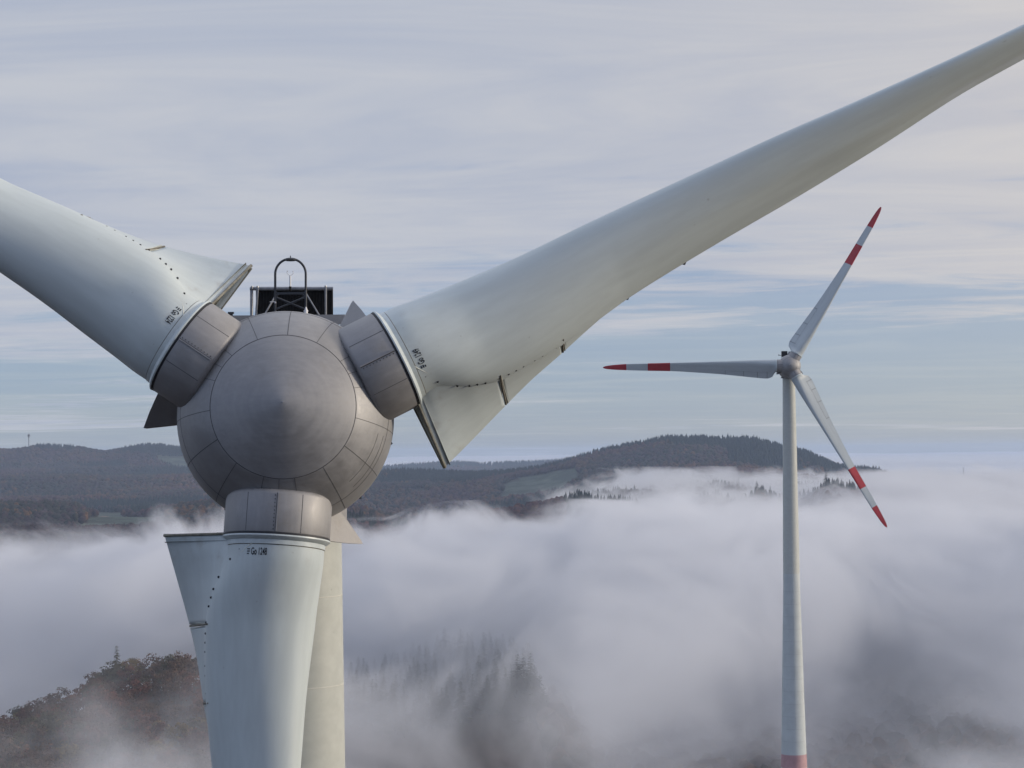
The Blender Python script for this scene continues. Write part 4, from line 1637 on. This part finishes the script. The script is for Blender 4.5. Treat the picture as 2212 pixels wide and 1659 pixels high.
M_MAST = simple('mast_concrete', (0.25, 0.25, 0.27), 0.7)
mast(62.2, 7200, 936.5, 965, 'slender transmitter tower with antenna platforms on the left hill', 1.7, ((0.80, 4.2, 1.6), (0.88, 3.0, 1.2), (0.70, 2.4, 0.7)), 'transmitter tower', 'transmitter_tower')
mast(1570.5, 4980, 938, 946, 'left radio mast on top of the round hill', 0.5)
mast(1602, 4980, 936.5, 946, 'right radio mast on top of the round hill', 0.5)
mast(2081, 4100, 1009, 1024, 'faint pole rising from the fog bank at the far right', 0.6)

# ------------------------------------------------------------------ fog and haze
def fog_mat(name, rho, fine, step, zt_fn):
    m_ = bpy.data.materials.new(name)
    m_.use_nodes = True
    t = m_.node_tree
    t.nodes.clear()
    n_ = NT(t)
    out = n_.n('ShaderNodeOutputMaterial')
    vol = n_.n('ShaderNodeVolumePrincipled')
    vol.inputs['Color'].default_value = FOGCOL
    vol.inputs['Anisotropy'].default_value = 0.0
    tc_ = n_.n('ShaderNodeTexCoord')
    P = tc_.outputs['Object']
    n_.link(zt_fn(n_, P), vol.inputs['Density'])
    n_.link(vol.outputs[0], out.inputs['Volume'])
    m_.cycles.volume_step_rate = step
    m_.cycles.homogeneous_volume = False
    return m_


FOGCOL = (0.87, 0.89, 0.93, 1)


def dens_near(n_, P):
    sp = n_.n('ShaderNodeSeparateXYZ'); n_.link(P, sp.inputs[0])
    X_, Y_, Z_ = sp.outputs
    mp = n_.n('ShaderNodeMapping'); n_.link(P, mp.inputs[0])
    mp.inputs['Scale'].default_value = (1, 0.42, 1.4)
    mp.inputs['Rotation'].default_value = (0, 0, R(8))
    big = n_.noise(mp.outputs[0], 1 / 260.0, 2, 0.5, 0.5)
    fine = n_.noise(mp.outputs[0], 1 / 85.0, 5, 0.66, 0.9)
    top = n_.m('ADD', -72.0, n_.m('MULTIPLY', n_.m('SUBTRACT', big, 0.5), 90.0))
    top = n_.m('ADD', top, n_.m('MULTIPLY', n_.m('SUBTRACT', fine, 0.5), 125.0))
    top = n_.m('ADD', top, n_.ramp(Y_, 900, 1500, 0, 26))
    top = n_.m('ADD', top, n_.ramp(X_, -40, 60, 0, 10))
    d = n_.ramp(n_.m('SUBTRACT', top, Z_), 0.0, 20.0)
    k = n_.m('ADD', n_.m('MULTIPLY', big, 0.55), n_.m('MULTIPLY', fine, 0.45))
    # thin over the left slope and the knoll, thick to the right
    k = n_.m('ADD', k, n_.ramp(X_, -190, 0, -0.055, 0.06))
    k = n_.m('ADD', k, n_.ramp(Y_, 950, 1350, 0.0, 0.12))
    k = n_.m('ADD', k, n_.ramp(Y_, 620, 900, -0.04, 0.0))
    def gap(cx, cy, rx, ry, amt_):
        # a gap in the sheet of fog, soft edged
        dx = n_.m('DIVIDE', n_.m('SUBTRACT', X_, cx), rx); dy = n_.m('DIVIDE', n_.m('SUBTRACT', Y_, cy), ry)
        q_ = n_.m('SQRT', n_.m('ADD', n_.m('MULTIPLY', dx, dx), n_.m('MULTIPLY', dy, dy)))
        return n_.ramp(q_, 0.35, 1.3, amt_, 0.0)
    k = n_.m('ADD', k, gap(7.0, 985.0, 30.0, 130.0, -0.17))
    k = n_.m('ADD', k, gap(-50.0, 1020.0, 60.0, 160.0, -0.03))
    k = n_.m('ADD', k, gap(-165.0, 740.0, 75.0, 280.0, -0.015))
    k = n_.ramp(k, 0.44, 0.585, 0.02, 1.0)
    amt = n_.ramp(Y_, 900, 1450, 0.0085, 0.020)
    return n_.m('MULTIPLY', n_.m('MULTIPLY', d, k), amt)


def dens_mid(n_, P):
    sp = n_.n('ShaderNodeSeparateXYZ'); n_.link(P, sp.inputs[0])
    X_, Y_, Z_ = sp.outputs
    mp = n_.n('ShaderNodeMapping'); n_.link(P, mp.inputs[0])
    mp.inputs['Scale'].default_value = (1, 0.45, 2.2)
    big = n_.noise(mp.outputs[0], 1 / 330.0, 2, 0.5, 0.4)
    fine = n_.noise(mp.outputs[0], 1 / 85.0, 5, 0.62, 0.8)
    edge = n_.m('ADD', 1900.0, n_.m('MULTIPLY', n_.m('ADD', X_, 25.0), 9.0))
    edge = n_.m('MINIMUM', n_.m('MAXIMUM', edge, 1680.0), 4250.0)
    edge = n_.m('ADD', edge, n_.m('MULTIPLY', n_.m('SUBTRACT', fine, 0.5), 1300.0))
    past = n_.m('DIVIDE', n_.m('SUBTRACT', Y_, edge), 450.0)
    past = n_.m('MAXIMUM', past, 0.0)
    top = n_.m('ADD', n_.ramp(X_, -90, 260, -63.0, -41.0), n_.ramp(Y_, 1500, 2600, 0, 4))
    top = n_.m('SUBTRACT', top, n_.m('MULTIPLY', past, 60.0))
    top = n_.m('ADD', top, n_.m('MULTIPLY', n_.m('SUBTRACT', big, 0.5), 44.0))
    top = n_.m('ADD', top, n_.m('MULTIPLY', n_.m('SUBTRACT', fine, 0.5), 110.0))
    d = n_.ramp(n_.m('SUBTRACT', top, Z_), 0.0, 42.0)
    d = n_.m('MULTIPLY', d, n_.ramp(fine, 0.38, 0.58, 0.25, 1.0))
    return n_.m('MULTIPLY', d, 0.017)


def slab(name, x0, x1, y0, y1, z0, z1, mat, label):
    mb = MB()
    mb.box(((x0 + x1) / 2, (y0 + y1) / 2, (z0 + z1) / 2), x1 - x0, y1 - y0, z1 - z0)
    o = mb.build(name, mat, None, False)
    tag(o, label, 'fog', kind='stuff')
    return o


slab('fog', -900, 900, 300, 1500, -180, -30, fog_mat('fog_near', 1, True, 0.25, dens_near), 'thin torn fog drifting over the nearest woods')
slab('fog', -1400, 1900, 1493, 5200, -187, -27, fog_mat('fog_mid', 1, False, 0.2, dens_mid), 'fog bank filling the valley up to the wooded hills')

# far sea of fog, a closed lumpy body of even density
yy = np.geomspace(7700, 19600, 80); xx = np.linspace(-0.42, 0.42, 120)
XX, YY = np.meshgrid(xx, yy)
XX = XX * YY
zt = -128 + 22 * (fbm(XX, YY, 900, 4, 5) - 0.5) * 2 + 104 * np.clip((YY - 9800) / 9500, 0, 1) ** 0.9
zt = zt + 58 * np.clip((XX / YY - 0.09) / 0.06, 0, 1) * np.clip((18000 - YY) / 8000, 0, 1)
zt[0, :] = -259
na_ = XX.shape[1]; nr_ = XX.shape[0]
vt = np.stack([XX, YY, zt], -1).reshape(-1, 3)
vb = np.stack([XX, YY, np.full_like(XX, -262)], -1).reshape(-1, 3)
ii, jj = np.meshgrid(np.arange(nr_ - 1), np.arange(na_ - 1), indexing='ij')
qt = np.stack([ii * na_ + jj, ii * na_ + jj + 1, (ii + 1) * na_ + jj + 1, (ii + 1) * na_ + jj], -1).reshape(-1, 4)
nn = nr_ * na_
qb = qt[:, ::-1] + nn
sides = []
for k in range(na_ - 1):
    sides.append((k + 1, k, nn + k, nn + k + 1)); a = (nr_ - 1) * na_ + k
    sides.append((a, a + 1, nn + a + 1, nn + a))
for k in range(nr_ - 1):
    a = k * na_; b = (k + 1) * na_
    sides.append((a, b, nn + b, nn + a)); a += na_ - 1; b += na_ - 1
    sides.append((b, a, nn + a, nn + b))
fs_ = np.concatenate([qt, qb, np.array(sides)])
mfar = bpy.data.materials.new('fog_far')
mfar.use_nodes = True
mfar.node_tree.nodes.clear()
n_ = NT(mfar.node_tree)
vo = n_.n('ShaderNodeVolumePrincipled'); oo = n_.n('ShaderNodeOutputMaterial')
vo.inputs['Color'].default_value = FOGCOL
vo.inputs['Density'].default_value = 0.004
n_.link(vo.outputs[0], oo.inputs['Volume'])
sea = mesh_np('fog', np.concatenate([vt, vb]), fs_, 4, [mfar], True)
tag(sea, 'distant level sea of fog reaching the horizon', 'fog', kind='stuff')

mhz = bpy.data.materials.new('haze_air')
mhz.use_nodes = True
mhz.node_tree.nodes.clear()
n_ = NT(mhz.node_tree)
vo = n_.n('ShaderNodeVolumePrincipled'); oo = n_.n('ShaderNodeOutputMaterial')
vo.inputs['Color'].default_value = (0.60, 0.75, 1.0, 1)
vo.inputs['Density'].default_value = 0.000055
n_.link(vo.outputs[0], oo.inputs['Volume'])
mb = MB()
mb.box((0, 0, -110), 41000, 41000, 330)
hz = mb.build('haze', mhz, None, False)
tag(hz, kind='stuff')
